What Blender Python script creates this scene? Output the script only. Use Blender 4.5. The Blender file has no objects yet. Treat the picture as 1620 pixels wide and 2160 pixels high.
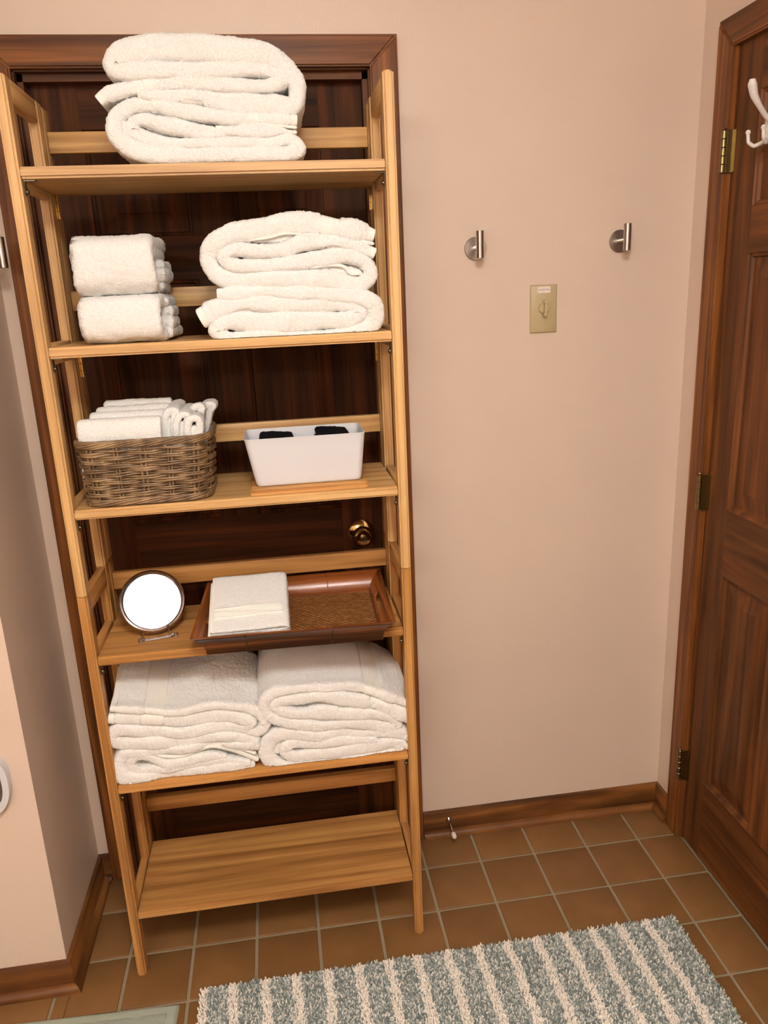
import bpy, bmesh, math, random
import numpy as np
from mathutils import Vector, Matrix

SC = bpy.context.scene
COL = SC.collection
rnd = random.Random(7)

# ------------------------------------------------------------------ camera, world, light, exposure
cam_d = bpy.data.cameras.new('camera'); cam = bpy.data.objects.new('camera', cam_d); COL.objects.link(cam)
cam.location = (-0.32527, -1.90680, 1.54767)
cam.rotation_euler = (1.293412, 0.042434, -0.143424)
cam_d.sensor_fit = 'VERTICAL'; cam_d.sensor_height = 36.0; cam_d.lens = 36.0 * 1625.41 / 2160.0
cam_d.clip_start = 0.02
SC.camera = cam
wd = bpy.data.worlds.new('world'); SC.world = wd; wd.use_nodes = True
wd.node_tree.nodes['Background'].inputs[0].default_value = (1.0, 0.9, 0.8, 1)
wd.node_tree.nodes['Background'].inputs[1].default_value = 0.05
SC.view_settings.view_transform = 'Standard'; SC.view_settings.look = 'None'
SC.view_settings.gamma = 1.0; SC.view_settings.use_curve_mapping = False
SC.view_settings.exposure = 0.17
LIGHT_AT = (-0.25, -1.95, 2.345)      # flush ceiling fixture over the middle of the room
LIGHT_COLOUR = (1.0, 0.965, 0.92)
LIGHT_STRENGTH = 70.0
FILL_STRENGTH = 58.0               # four unseen globes added behind the camera for frontal fill

# ------------------------------------------------------------------ helpers
def lin(r, g, b):
    f = lambda c: (c / 255) / 12.92 if c / 255 <= 0.04045 else ((c / 255 + 0.055) / 1.055) ** 2.4
    return (f(r), f(g), f(b), 1.0)

def link_obj(name, me, mat=None, parent=None):
    o = bpy.data.objects.new(name, me); COL.objects.link(o)
    if mat is not None and hasattr(me, 'materials') and len(me.materials) == 0: me.materials.append(mat)
    if parent is not None: o.parent = parent; o.matrix_parent_inverse = parent.matrix_world.inverted()
    return o

def empty(name, loc, label, cat, group=None, kind=None):
    o = bpy.data.objects.new(name, None); COL.objects.link(o); o.location = loc
    o.empty_display_size = 0.05
    bpy.context.view_layer.update()
    return tag(o, label, cat, group, kind)

def tag(o, label=None, cat=None, group=None, kind=None):
    if label: o['label'] = label
    if cat: o['category'] = cat
    if group: o['group'] = group
    if kind: o['kind'] = kind
    return o

def finish(bm, name, mat, parent=None, smooth=False):
    bmesh.ops.recalc_face_normals(bm, faces=bm.faces)
    me = bpy.data.meshes.new(name); bm.to_mesh(me); bm.free()
    if smooth:
        me.polygons.foreach_set('use_smooth', [True] * len(me.polygons))
    return link_obj(name, me, mat, parent)

def auto_smooth(o, ang=40):
    me = o.data
    me.polygons.foreach_set('use_smooth', [True] * len(me.polygons))
    bm = bmesh.new(); bm.from_mesh(me)
    for e in bm.edges:
        if len(e.link_faces) == 2 and e.calc_face_angle(0) > math.radians(ang): e.smooth = False
    bm.to_mesh(me); bm.free()
    return o

def add_box(bm, x0, x1, y0, y1, z0, z1, bevel=0.0, seg=2):
    r = bmesh.ops.create_cube(bm, size=1.0)
    vs = r['verts']
    for v in vs:
        v.co = Vector((x0 + (v.co.x + .5) * (x1 - x0), y0 + (v.co.y + .5) * (y1 - y0), z0 + (v.co.z + .5) * (z1 - z0)))
    if bevel > 0:
        es = list({e for v in vs for e in v.link_edges})
        bmesh.ops.bevel(bm, geom=es, offset=bevel, segments=seg, affect='EDGES', profile=0.5)

def box(name, x0, x1, y0, y1, z0, z1, mat, parent=None, bevel=0.0, seg=2):
    bm = bmesh.new(); add_box(bm, x0, x1, y0, y1, z0, z1, bevel, seg)
    o = finish(bm, name, mat, parent)
    if bevel > 0: auto_smooth(o, 45)
    return o

def add_poly(bm, pts, h, axis='y', o0=0.0):
    """extrude a 2D polygon; axis y: pts are (x,z) ; axis x: (y,z) ; axis z: (x,y)"""
    def P(a, b, c):
        return {'y': (a, c, b), 'x': (c, a, b), 'z': (a, b, c)}[axis]
    A = [bm.verts.new(P(a, b, o0)) for a, b in pts]; B = [bm.verts.new(P(a, b, o0 + h)) for a, b in pts]
    n = len(pts); bm.faces.new(A); bm.faces.new(list(reversed(B)))
    for i in range(n): bm.faces.new((A[i], B[i], B[(i + 1) % n], A[(i + 1) % n]))

def lathe(name, prof, mat, parent=None, loc=(0, 0, 0), axis='y', n=32, smooth=True, ang=35):
    """profile (r, t) revolved about axis"""
    bm = bmesh.new(); rings = []
    for r, t in prof:
        ring = []
        for k in range(n):
            a = 2 * math.pi * k / n; c, s = r * math.cos(a), r * math.sin(a)
            p = {'y': (c, t, s), 'z': (c, s, t), 'x': (t, c, s)}[axis]
            ring.append(bm.verts.new((loc[0] + p[0], loc[1] + p[1], loc[2] + p[2])))
        rings.append(ring)
    for a, b in zip(rings, rings[1:]):
        for k in range(n): bm.faces.new((a[k], a[(k + 1) % n], b[(k + 1) % n], b[k]))
    bm.faces.new(rings[0]); bm.faces.new(rings[-1])
    o = finish(bm, name, mat, parent)
    if smooth: auto_smooth(o, ang)
    return o

def tube_bm(bm, pts, rad, n=8, closed=False):
    P = [Vector(p) for p in pts]; N = len(P)
    R = rad if hasattr(rad, '__len__') else [rad] * N
    rings = []; prev = None
    for i in range(N):
        if closed: t = P[(i + 1) % N] - P[i - 1]
        else: t = P[min(i + 1, N - 1)] - P[max(i - 1, 0)]
        t.normalize()
        if prev is None:
            u = t.cross(Vector((0, 0, 1)))
            if u.length < 1e-3: u = t.cross(Vector((1, 0, 0)))
        else: u = prev - t * prev.dot(t)
        u.normalize(); prev = u; w = t.cross(u)
        rings.append([bm.verts.new(P[i] + (u * math.cos(2 * math.pi * k / n) + w * math.sin(2 * math.pi * k / n)) * R[i]) for k in range(n)])
    m = N if closed else N - 1
    for i in range(m):
        a, b = rings[i], rings[(i + 1) % N]
        for k in range(n): bm.faces.new((a[k], a[(k + 1) % n], b[(k + 1) % n], b[k]))
    if not closed:
        bm.faces.new(rings[0]); bm.faces.new(list(reversed(rings[-1])))

def tube(name, pts, rad, mat, parent=None, n=8, closed=False):
    bm = bmesh.new(); tube_bm(bm, pts, rad, n, closed)
    return auto_smooth(finish(bm, name, mat, parent), 50)

def catmull(P, closed=False, ds=0.003):
    P = np.asarray(P, float); n = len(P); out = []
    for i in range(n if closed else n - 1):
        p0 = P[(i - 1) % n] if (closed or i > 0) else 2 * P[0] - P[1]
        p1 = P[i]; p2 = P[(i + 1) % n]
        p3 = P[(i + 2) % n] if (closed or i + 2 < n) else 2 * P[-1] - P[-2]
        L = np.linalg.norm((p2 - p1)[:2]); k = max(2, int(L / ds))
        d = lambda a, b: max(np.linalg.norm((b - a)[:2]) ** 0.5, 1e-4)
        t0 = 0; t1 = d(p0, p1); t2 = t1 + d(p1, p2); t3 = t2 + d(p2, p3)
        for j in range(k):
            t = t1 + (t2 - t1) * j / k
            A1 = (t1 - t) / (t1 - t0) * p0 + (t - t0) / (t1 - t0) * p1
            A2 = (t2 - t) / (t2 - t1) * p1 + (t - t1) / (t2 - t1) * p2
            A3 = (t3 - t) / (t3 - t2) * p2 + (t - t2) / (t3 - t2) * p3
            B1 = (t2 - t) / (t2 - t0) * A1 + (t - t0) / (t2 - t0) * A2
            B2 = (t3 - t) / (t3 - t1) * A2 + (t - t1) / (t3 - t1) * A3
            out.append((t2 - t) / (t2 - t1) * B1 + (t - t1) / (t2 - t1) * B2)
    if not closed: out.append(P[-1])
    return np.array(out)

def vnoise(P, scale, seed=0):
    """smooth value noise in [-1,1] on an (N,3) array"""
    Q = P / scale + 1000.0; I = np.floor(Q).astype(np.int64); F = Q - I; F = F * F * (3 - 2 * F)
    def h(a):
        n = (a[:, 0] * 73856093) ^ (a[:, 1] * 19349663) ^ (a[:, 2] * 83492791) ^ (seed * 2654435)
        n = (n ^ (n >> 13)) * 1274126177 & 0x7fffffff
        return (n % 65536) / 32767.5 - 1
    r = 0
    for dx in (0, 1):
        for dy in (0, 1):
            for dz in (0, 1):
                w = (F[:, 0] if dx else 1 - F[:, 0]) * (F[:, 1] if dy else 1 - F[:, 1]) * (F[:, 2] if dz else 1 - F[:, 2])
                r = r + w * h(I + np.array([dx, dy, dz]))
    return r

def mesh_from(name, V, F, mat, parent=None, smooth=True):
    me = bpy.data.meshes.new(name)
    V = np.asarray(V, np.float32); F = np.asarray(F, np.int32)
    me.vertices.add(len(V)); me.vertices.foreach_set('co', V.ravel())
    me.loops.add(F.size); me.loops.foreach_set('vertex_index', F.ravel())
    k = F.shape[1]; me.polygons.add(len(F)); me.polygons.foreach_set('loop_start', np.arange(0, F.size, k, dtype=np.int32))
    me.polygons.foreach_set('loop_total', np.full(len(F), k, np.int32))
    me.polygons.foreach_set('use_smooth', np.full(len(F), smooth))
    me.update(); me.validate()
    return link_obj(name, me, mat, parent)

# ------------------------------------------------------------------ materials
MATS = {}
def nodes_of(name):
    m = bpy.data.materials.new(name); m.use_nodes = True; nt = m.node_tree
    return m, nt, nt.nodes['Principled BSDF']
def N(nt, t, **kw):
    n = nt.nodes.new(t)
    for k, v in kw.items(): setattr(n, k, v)
    return n
def bump(nt, bs, height, strength, dist):
    b = N(nt, 'ShaderNodeBump'); b.inputs['Strength'].default_value = strength; b.inputs['Distance'].default_value = dist
    nt.links.new(height, b.inputs['Height']); nt.links.new(b.outputs[0], bs.inputs['Normal'])
    return b
def ramp(nt, fac, stops):
    r = N(nt, 'ShaderNodeValToRGB'); el = r.color_ramp.elements
    el[0].position, el[0].color = stops[0]; el[1].position, el[1].color = stops[-1]
    for p, c in stops[1:-1]:
        e = el.new(p); e.color = c
    nt.links.new(fac, r.inputs[0]); return r

def plain(name, col, rough=0.5, metal=0.0, spec=0.5, noise=0.0, nscale=200.0, **kw):
    if name in MATS: return MATS[name]
    m, nt, bs = nodes_of(name)
    tc = N(nt, 'ShaderNodeTexCoord'); nz = N(nt, 'ShaderNodeTexNoise'); nz.inputs['Scale'].default_value = nscale
    nt.links.new(tc.outputs['Object'], nz.inputs['Vector'])
    c2 = tuple(min(1, c * 0.93) for c in col[:3]) + (1,)
    r = ramp(nt, nz.outputs['Fac'], [(0.3, c2), (0.7, col)])
    nt.links.new(r.outputs[0], bs.inputs['Base Color'])
    bs.inputs['Roughness'].default_value = rough; bs.inputs['Metallic'].default_value = metal
    bs.inputs['Specular IOR Level'].default_value = spec
    for k, v in kw.items(): bs.inputs[k].default_value = v
    if noise > 0: bump(nt, bs, nz.outputs['Fac'], noise, 0.001)
    MATS[name] = m; return m

def wood(kind, axis, stave=False):
    """kind: light | light_low | dark | door ; grain runs along axis"""
    key = 'wood_%s_%s%s' % (kind, axis, '_staved' if stave else '')
    if key in MATS: return MATS[key]
    P = {
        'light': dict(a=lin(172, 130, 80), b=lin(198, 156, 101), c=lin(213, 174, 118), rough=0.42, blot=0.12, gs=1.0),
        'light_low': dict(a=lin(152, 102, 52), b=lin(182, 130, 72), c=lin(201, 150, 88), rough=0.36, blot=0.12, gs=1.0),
        'dark': dict(a=lin(82, 46, 19), b=lin(114, 68, 30), c=lin(140, 86, 40), rough=0.42, blot=0.28, gs=1.25),
        'door': dict(a=lin(74, 42, 19), b=lin(98, 58, 27), c=lin(120, 73, 34), rough=0.5, blot=0.28, gs=0.8),
        'door_1': dict(a=lin(46, 24, 10), b=lin(66, 37, 17), c=lin(88, 48, 21), rough=0.55, blot=0.28, gs=0.8),  # door wood darkened, shade behind the shelf is put into its colour
        'board': dict(a=lin(160, 108, 58), b=lin(198, 144, 84), c=lin(222, 172, 108), rough=0.4, blot=0.12, gs=1.6),
        'mottled': dict(a=lin(66, 37, 15), b=lin(102, 62, 26), c=lin(142, 92, 45), rough=0.4, blot=0.45, gs=0.35),
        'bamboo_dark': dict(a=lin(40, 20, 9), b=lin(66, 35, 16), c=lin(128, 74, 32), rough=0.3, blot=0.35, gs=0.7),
        'bamboo': dict(a=lin(96, 48, 18), b=lin(128, 68, 27), c=lin(154, 88, 38), rough=0.25, blot=0.2, gs=1.0),
    }[kind]
    m, nt, bs = nodes_of(key)
    tc = N(nt, 'ShaderNodeTexCoord'); oi = N(nt, 'ShaderNodeObjectInfo')
    add = N(nt, 'ShaderNodeVectorMath', operation='ADD')
    mul = N(nt, 'ShaderNodeVectorMath', operation='SCALE'); comb = N(nt, 'ShaderNodeCombineXYZ')
    for i in range(3): nt.links.new(oi.outputs['Random'], comb.inputs[i])
    nt.links.new(comb.outputs[0], mul.inputs[0]); mul.inputs['Scale'].default_value = 7.0
    nt.links.new(tc.outputs['Object'], add.inputs[0]); nt.links.new(mul.outputs[0], add.inputs[1])
    def mapping(along, cross):
        mp = N(nt, 'ShaderNodeMapping')
        mp.inputs['Scale'].default_value = [along if 'xyz'[i] == axis else cross for i in range(3)]
        nt.links.new(add.outputs[0], mp.inputs['Vector']); return mp
    g = P['gs']
    n1 = N(nt, 'ShaderNodeTexNoise'); n1.inputs['Scale'].default_value = 1; n1.inputs['Detail'].default_value = 5; n1.inputs['Distortion'].default_value = 0.8
    nt.links.new(mapping(1.6, 46 * g).outputs[0], n1.inputs['Vector'])
    n2 = N(nt, 'ShaderNodeTexNoise'); n2.inputs['Scale'].default_value = 1; n2.inputs['Detail'].default_value = 3
    nt.links.new(mapping(9, 330).outputs[0], n2.inputs['Vector'])
    n3 = N(nt, 'ShaderNodeTexNoise'); n3.inputs['Scale'].default_value = 1; n3.inputs['Detail'].default_value = 3
    nt.links.new(mapping(*((11, 19) if kind == 'mottled' else (5, 9))).outputs[0], n3.inputs['Vector'])
    wv = N(nt, 'ShaderNodeTexWave', wave_type='BANDS', bands_direction='DIAGONAL'); wv.inputs['Scale'].default_value = 1.0
    wv.inputs['Distortion'].default_value = 7; wv.inputs['Detail'].default_value = 3; wv.inputs['Detail Scale'].default_value = 0.8
    nt.links.new(mapping(0.6, 14 * g).outputs[0], wv.inputs['Vector'])
    mx = N(nt, 'ShaderNodeMix', data_type='FLOAT'); mx.inputs[0].default_value = 0.10
    nt.links.new(n1.outputs['Fac'], mx.inputs[2]); nt.links.new(wv.outputs['Fac'], mx.inputs[3])
    r = ramp(nt, mx.outputs[0], [(0.33, P['a']), (0.5, P['b']), (0.67, P['c'])])
    hs = N(nt, 'ShaderNodeHueSaturation'); nt.links.new(r.outputs[0], hs.inputs['Color'])
    # value = 1 + streaks + blotches + board tone
    def madd(sock, k, off):
        q = N(nt, 'ShaderNodeMath', operation='MULTIPLY_ADD'); q.inputs[1].default_value = k; q.inputs[2].default_value = off
        nt.links.new(sock, q.inputs[0]); return q.outputs[0]
    v = madd(n2.outputs['Fac'], 0.36, 1 - 0.18)
    b = madd(n3.outputs['Fac'], P['blot'] * 2.2, 1 - P['blot'] * 1.1)
    t = madd(oi.outputs['Random'], 0.16, 0.92)
    def mult(a, c):
        q = N(nt, 'ShaderNodeMath', operation='MULTIPLY'); nt.links.new(a, q.inputs[0]); nt.links.new(c, q.inputs[1]); return q.outputs[0]
    val = mult(mult(v, b), t)
    if stave:
        sp = N(nt, 'ShaderNodeSeparateXYZ'); nt.links.new(tc.outputs['Object'], sp.inputs[0])
        fl = N(nt, 'ShaderNodeMath', operation='FLOOR'); nt.links.new(madd(sp.outputs['Y'], 1 / 0.083, 0.33), fl.inputs[0])
        wn = N(nt, 'ShaderNodeTexWhiteNoise', noise_dimensions='2D'); cb = N(nt, 'ShaderNodeCombineXYZ')
        nt.links.new(fl.outputs[0], cb.inputs[0]); nt.links.new(oi.outputs['Random'], cb.inputs[1]); nt.links.new(cb.outputs[0], wn.inputs['Vector'])
        val = mult(val, madd(wn.outputs['Value'], 0.16, 0.92))
    nt.links.new(val, hs.inputs['Value']); nt.links.new(hs.outputs[0], bs.inputs['Base Color'])
    bs.inputs['Roughness'].default_value = P['rough']
    bs.inputs['Specular IOR Level'].default_value = {'door_1': 0.10, 'door': 0.22, 'dark': 0.25}.get(kind, 0.4)
    bump(nt, bs, n2.outputs['Fac'], 0.12, 0.001)
    MATS[key] = m; return m

def wall_mat():
    m, nt, bs = nodes_of('peach_wall_paint')
    tc = N(nt, 'ShaderNodeTexCoord'); nz = N(nt, 'ShaderNodeTexNoise'); nz.inputs['Scale'].default_value = 210; nz.inputs['Detail'].default_value = 3
    n2 = N(nt, 'ShaderNodeTexNoise'); n2.inputs['Scale'].default_value = 3; n2.inputs['Detail'].default_value = 3
    nt.links.new(tc.outputs['Object'], nz.inputs['Vector']); nt.links.new(tc.outputs['Object'], n2.inputs['Vector'])
    r = ramp(nt, n2.outputs['Fac'], [(0.3, WALL_A), (0.7, WALL_B)]); nt.links.new(r.outputs[0], bs.inputs['Base Color'])
    bs.inputs['Roughness'].default_value = 0.42; bs.inputs['Specular IOR Level'].default_value = 0.45
    bump(nt, bs, nz.outputs['Fac'], 0.25, 0.0012)
    return m
WALL_A = lin(218, 197, 179); WALL_B = lin(222, 201, 182)

def terry(name, col, rough=1.0, scale=330.0, strength=0.9, dist=0.0025, shade=0.86, sheen=0.25):
    m, nt, bs = nodes_of(name)
    tc = N(nt, 'ShaderNodeTexCoord'); nz = N(nt, 'ShaderNodeTexNoise'); nz.inputs['Scale'].default_value = scale; nz.inputs['Detail'].default_value = 2; nz.inputs['Distortion'].default_value = 1.5
    vo = N(nt, 'ShaderNodeTexVoronoi'); vo.inputs['Scale'].default_value = scale * 1.35
    for q in (nz, vo): nt.links.new(tc.outputs['Object'], q.inputs['Vector'])
    mx = N(nt, 'ShaderNodeMix', data_type='FLOAT'); mx.inputs[0].default_value = 0.45
    nt.links.new(nz.outputs['Fac'], mx.inputs[2]); nt.links.new(vo.outputs['Distance'], mx.inputs[3])
    dk = tuple(c * shade for c in col[:3]) + (1,)
    r = ramp(nt, mx.outputs[0], [(0.3, dk), (0.62, col)]); nt.links.new(r.outputs[0], bs.inputs['Base Color'])
    bs.inputs['Roughness'].default_value = rough; bs.inputs['Specular IOR Level'].default_value = 0.15
    bs.inputs['Sheen Weight'].default_value = sheen; bs.inputs['Sheen Roughness'].default_value = 0.6
    bump(nt, bs, mx.outputs[0], strength, dist)
    MATS[name] = m; return m

WALL = wall_mat()
TOWEL = terry('white_terry', lin(243, 242, 238), shade=0.86, strength=0.8, dist=0.003)
HEM = plain('white_woven_cotton', lin(240, 238, 231), 0.8, spec=0.2, noise=0.4, nscale=900)
BLACKCLOTH = terry('black_terry', lin(13, 13, 16), shade=0.5, sheen=0.0)
CEIL = plain('white_ceiling_paint', lin(238, 238, 236), 0.8)
STEEL = plain('brushed_steel', lin(176, 168, 160), 0.28, 1.0, nscale=40)
CHROME = plain('chrome', lin(205, 200, 200), 0.12, 1.0)
BRASS = plain('polished_brass', lin(206, 174, 112), 0.12, 1.0)
OLDBRASS = plain('aged_brass', lin(140, 122, 82), 0.34, 1.0, nscale=90)
PINMETAL = plain('dull_zinc', lin(120, 112, 92), 0.35, 1.0)
WHITEPL = plain('white_plastic', lin(216, 217, 220), 0.38, noise=0.15, nscale=1500)
WHITEENAMEL = plain('white_enamel', lin(236, 230, 224), 0.22)
IVORY = plain('almond_plastic', lin(192, 174, 134), 0.35, noise=0.1, nscale=900)
IVORY2 = plain('almond_plastic_print', lin(222, 208, 172), 0.5)
PAPER = plain('label_paper', lin(240, 226, 216), 0.6)
INK = plain('black_ink', lin(70, 60, 55), 0.6)
RUBBER = plain('white_rubber', lin(232, 222, 216), 0.5)
GREYROLL = plain('grey_metal', lin(120, 112, 104), 0.3, 0.6)

def tile_mat():
    m, nt, bs = nodes_of('quarry_tile')
    tc = N(nt, 'ShaderNodeTexCoord'); oi = N(nt, 'ShaderNodeObjectInfo')
    nz = N(nt, 'ShaderNodeTexNoise'); nz.inputs['Scale'].default_value = 9; nz.inputs['Detail'].default_value = 5
    nf = N(nt, 'ShaderNodeTexNoise'); nf.inputs['Scale'].default_value = 700; nf.inputs['Detail'].default_value = 2
    ad = N(nt, 'ShaderNodeVectorMath', operation='ADD'); nt.links.new(tc.outputs['Object'], ad.inputs[0]); nt.links.new(oi.outputs['Location'], ad.inputs[1])
    nt.links.new(ad.outputs[0], nz.inputs['Vector']); nt.links.new(ad.outputs[0], nf.inputs['Vector'])
    r = ramp(nt, nz.outputs['Fac'], [(0.3, lin(118, 83, 45)), (0.7, lin(131, 93, 52))])
    hs = N(nt, 'ShaderNodeHueSaturation'); nt.links.new(r.outputs[0], hs.inputs['Color'])
    q = N(nt, 'ShaderNodeMath', operation='MULTIPLY_ADD'); q.inputs[1].default_value = 0.14; q.inputs[2].default_value = 0.93
    nt.links.new(oi.outputs['Random'], q.inputs[0]); nt.links.new(q.outputs[0], hs.inputs['Value'])
    nt.links.new(hs.outputs[0], bs.inputs['Base Color'])
    bs.inputs['Roughness'].default_value = 0.5; bs.inputs['Specular IOR Level'].default_value = 0.4
    bump(nt, bs, nf.outputs['Fac'], 0.25, 0.0006)
    return m
TILE = tile_mat()
GROUT = plain('grey_grout', lin(152, 136, 108), 0.9, noise=0.6, nscale=300)

# ------------------------------------------------------------------ the setting
XL, XR, DP = -0.917, 0.731, 0.356         # side walls and the depth of the left return
XW, YS, ZC = -1.85, -3.1, 2.45            # far left wall, rear wall, ceiling
T = 0.12
D1L, D1R, D1H = -0.823, -0.063, 2.031     # opening of door_1 in the back wall
D2N, D2F, D2H = -0.158, -0.872, 2.034     # opening of door_2 in the right wall (y)

def wall(name, boxes):
    bm = bmesh.new()
    for b in boxes: add_box(bm, *b)
    return tag(finish(bm, name, WALL), kind='structure')
JB = 0.018
wall('wall_back', [(XL - 0.0, D1L - JB, 0, T, 0, ZC), (D1R + JB, XR + T, 0, T, 0, ZC), (D1L - JB, D1R + JB, 0, T, D1H + JB, ZC)])
wall('wall_right', [(XR, XR + T, D2N + JB, 0, 0, ZC), (XR, XR + T, YS, D2F - JB, 0, ZC), (XR, XR + T, D2F - JB, D2N + JB, D2H + JB, ZC)])
wall('wall_left_return', [(XW, XL, -DP, T, 0, ZC)])
wall('wall_left', [(XW - T, XW, YS, -DP, 0, ZC)])
wall('wall_rear', [(XW - T, XR + T, YS - T, YS, 0, ZC)])
tag(box('ceiling', XW - T, XR + T, YS - T, T, ZC, ZC + 0.1, CEIL), kind='structure')

# floor: grout bed with every tile proud of it
PITCH = 0.1555; TX, TY = -0.016, 0.138; GW = 0.008
floor = tag(box('floor', XW - T, XR + T, YS - T, T, -0.08, -0.0035, GROUT), kind='structure')
tile_meshes = {}
def tile_mesh(w, d):
    k = (round(w, 4), round(d, 4))
    if k not in tile_meshes:
        bm = bmesh.new(); add_box(bm, -w / 2, w / 2, -d / 2, d / 2, -0.007, 0.0, 0.0018, 2)
        me = bpy.data.meshes.new('tile'); bm.to_mesh(me); bm.free(); me.materials.append(TILE)
        me.polygons.foreach_set('use_smooth', [True] * len(me.polygons)); tile_meshes[k] = me
    return tile_meshes[k]
for i in range(-12, 6):
    for j in range(-1, 13):
        x0, x1 = TX + (i - 1) * PITCH + GW / 2, TX + i * PITCH - GW / 2
        y1, y0 = -TY - (j - 1) * PITCH - GW / 2, -TY - j * PITCH + GW / 2
        if j < 0: continue
        x0, x1 = max(x0, XW + 0.002), min(x1, XR - 0.002)
        y1 = min(y1, -0.002)
        cuts = [(x0, x1, y0, y1)]
        if x0 < XL and y1 > -DP:            # round the left return
            cuts = []
            if x1 > XL: cuts.append((XL + 0.002, x1, y0, y1))
            if y0 < -DP: cuts.append((x0, min(x1, XL + 0.0018), y0, -DP - 0.002))
        for x0, x1, y0, y1 in cuts:
            if x1 - x0 < 0.012 or y1 - y0 < 0.012: continue
            o = bpy.data.objects.new('tile', tile_mesh(x1 - x0, y1 - y0)); COL.objects.link(o)
            o.parent = floor; o.location = ((x0 + x1) / 2, (y0 + y1) / 2, rnd.uniform(-0.0004, 0.0004))
            o.rotation_euler = (rnd.uniform(-.002, .002), rnd.uniform(-.002, .002), 0)
rest = box('tile_bed', XW, XR, YS, -TY - 12 * PITCH - GW / 2, -0.0035, 0, TILE, floor)

# baseboards with their shoe moulding
BB, BT, SH = 0.078, 0.011, 0.017
def shoe_pts(s=SH):
    return [(0, 0), (s, 0)] + [(s * math.cos(a), s * math.sin(a)) for a in [math.radians(k * 15) for k in range(1, 6)]] + [(0, s)]
def strip(name, p0, p1, nrm, parent, what, cut0=0.0, cut1=0.0):
    """moulding along p0->p1 on the floor; nrm points into the room; cuts lengthen each unit of depth (mitre)"""
    d = Vector(p1) - Vector(p0); L = d.length; d.normalize(); nv = Vector(nrm)
    prof = ([(0, 0), (BT, 0), (BT, BB - 0.006), (BT - 0.002, BB - 0.002), (BT - 0.006, BB), (0, BB)] if what == 'board'
            else [(BT + a, b) for a, b in shoe_pts()])
    bm = bmesh.new(); A, B = [], []
    for a, b in prof:
        A.append(bm.verts.new(Vector(p0) + nv * a - d * cut0 * a + Vector((0, 0, b))))
        B.append(bm.verts.new(Vector(p1) + nv * a + d * cut1 * a + Vector((0, 0, b))))
    bm.faces.new(A); bm.faces.new(list(reversed(B)))
    for i in range(len(prof)): bm.faces.new((A[i], B[i], B[(i + 1) % len(prof)], A[(i + 1) % len(prof)]))
    ax = 'x' if abs(d.x) > 0.5 else 'y'
    return auto_smooth(finish(bm, name, wood('mottled', ax), parent), 30)
def baseboard(side, p0, p1, nrm, c0=0, c1=0):
    b = strip('baseboard_' + side, p0, p1, nrm, None, 'board', c0, c1); tag(b, kind='structure')
    strip('shoe_moulding', p0, p1, nrm, b, 'shoe', c0, c1)
Z0 = 0.0005
baseboard('back', (0.002, 0, Z0), (XR, 0, Z0), (0, -1, 0), 0, -1)
baseboard('right', (XR, 0, Z0), (XR, -0.089, Z0), (-1, 0, 0), -1, 0)
baseboard('left_return_side', (XL, 0, Z0), (XL, -DP, Z0), (1, 0, 0), -1, 1)
baseboard('left_return_front', (XL, -DP, Z0), (XW, -DP, Z0), (0, -1, 0), 1, 0)
baseboard('back_left', (XL, 0, Z0), (D1L - 0.063, 0, Z0), (0, -1, 0), -1, 0)
baseboard('right_near', (XR, D2F - 0.07, Z0), (XR, YS, Z0), (-1, 0, 0), 0, 0)

# door casings, mitred
CT = 0.018
def casing_piece(name, poly, axis, off, th, grain, parent=None):
    """poly = list of (u,z); axis y: u is x, front at y=off-th ; axis x: u is y, front at x=off-th"""
    bm = bmesh.new(); add_poly(bm, poly, -th, axis, off)
    es = [e for e in bm.edges if all(abs((v.co.y if axis == 'y' else v.co.x) - (off - th)) < 1e-6 for v in e.verts)]
    bmesh.ops.bevel(bm, geom=es, offset=0.004, segments=3, affect='EDGES')
    return auto_smooth(finish(bm, name, wood('dark', grain), parent), 30)
w = 0.0628
H1 = D1H + w
tag(casing_piece('trim_1', [(-w, 0.001), (0, 0.001), (0, H1), (-w, D1H)], 'y', 0, CT, 'z'), kind='structure')
tag(casing_piece('trim_2', [(D1L, D1H), (-w, D1H), (0, H1), (D1L - w, H1)], 'y', 0, CT, 'x'), kind='structure')
tag(casing_piece('trim_3', [(D1L - w, 0.001), (D1L, 0.001), (D1L, D1H), (D1L - w, H1)], 'y', 0, CT, 'z'), kind='structure')
yo, yi, yf_, H2 = -0.090, -0.1525, D2F + 0.0, 2.094
tag(casing_piece('trim_4', [(yi, 0.001), (yo, 0.001), (yo, H2), (yi, D1H)], 'x', XR, CT, 'z'), kind='structure')
tag(casing_piece('trim_5', [(yf_, D1H), (yi, D1H), (yo, H2), (yf_ - w, H2)], 'x', XR, CT, 'y'), kind='structure')
tag(casing_piece('trim_6', [(yf_ - w, 0.001), (yf_, 0.001), (yf_, D1H), (yf_ - w, H2)], 'x', XR, CT, 'z'), kind='structure')

# jambs and stops
def jamb(name, boxes, grain):
    bm = bmesh.new()
    for b in boxes: add_box(bm, *b)
    return tag(finish(bm, name, wood('door', grain)), kind='structure')
jamb('trim_7', [(D1L - JB, D1L + 0.003, 0, T, 0, D1H), (D1R - 0.003, D1R + JB, 0, T, 0, D1H)], 'z')
jamb('trim_8', [(D1L - JB, D1R + JB, 0, T, D1H - 0.003, D1H + JB)], 'x')
jamb('trim_9', [(D1L + 0.003, D1L + 0.015, 0.018, 0.05, 0, D1H - 0.003), (D1R - 0.015, D1R - 0.003, 0.018, 0.05, 0, D1H - 0.003)], 'z')
jamb('trim_10', [(D1L + 0.003, D1R - 0.003, 0.018, 0.05, D1H - 0.018, D1H - 0.003)], 'x')
jamb('trim_11', [(XR, XR + T, D2N + 0.001, D2N + JB, 0, D2H), (XR, XR + T, D2F - JB, D2F - 0.001, 0, D2H)], 'z')
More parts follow.
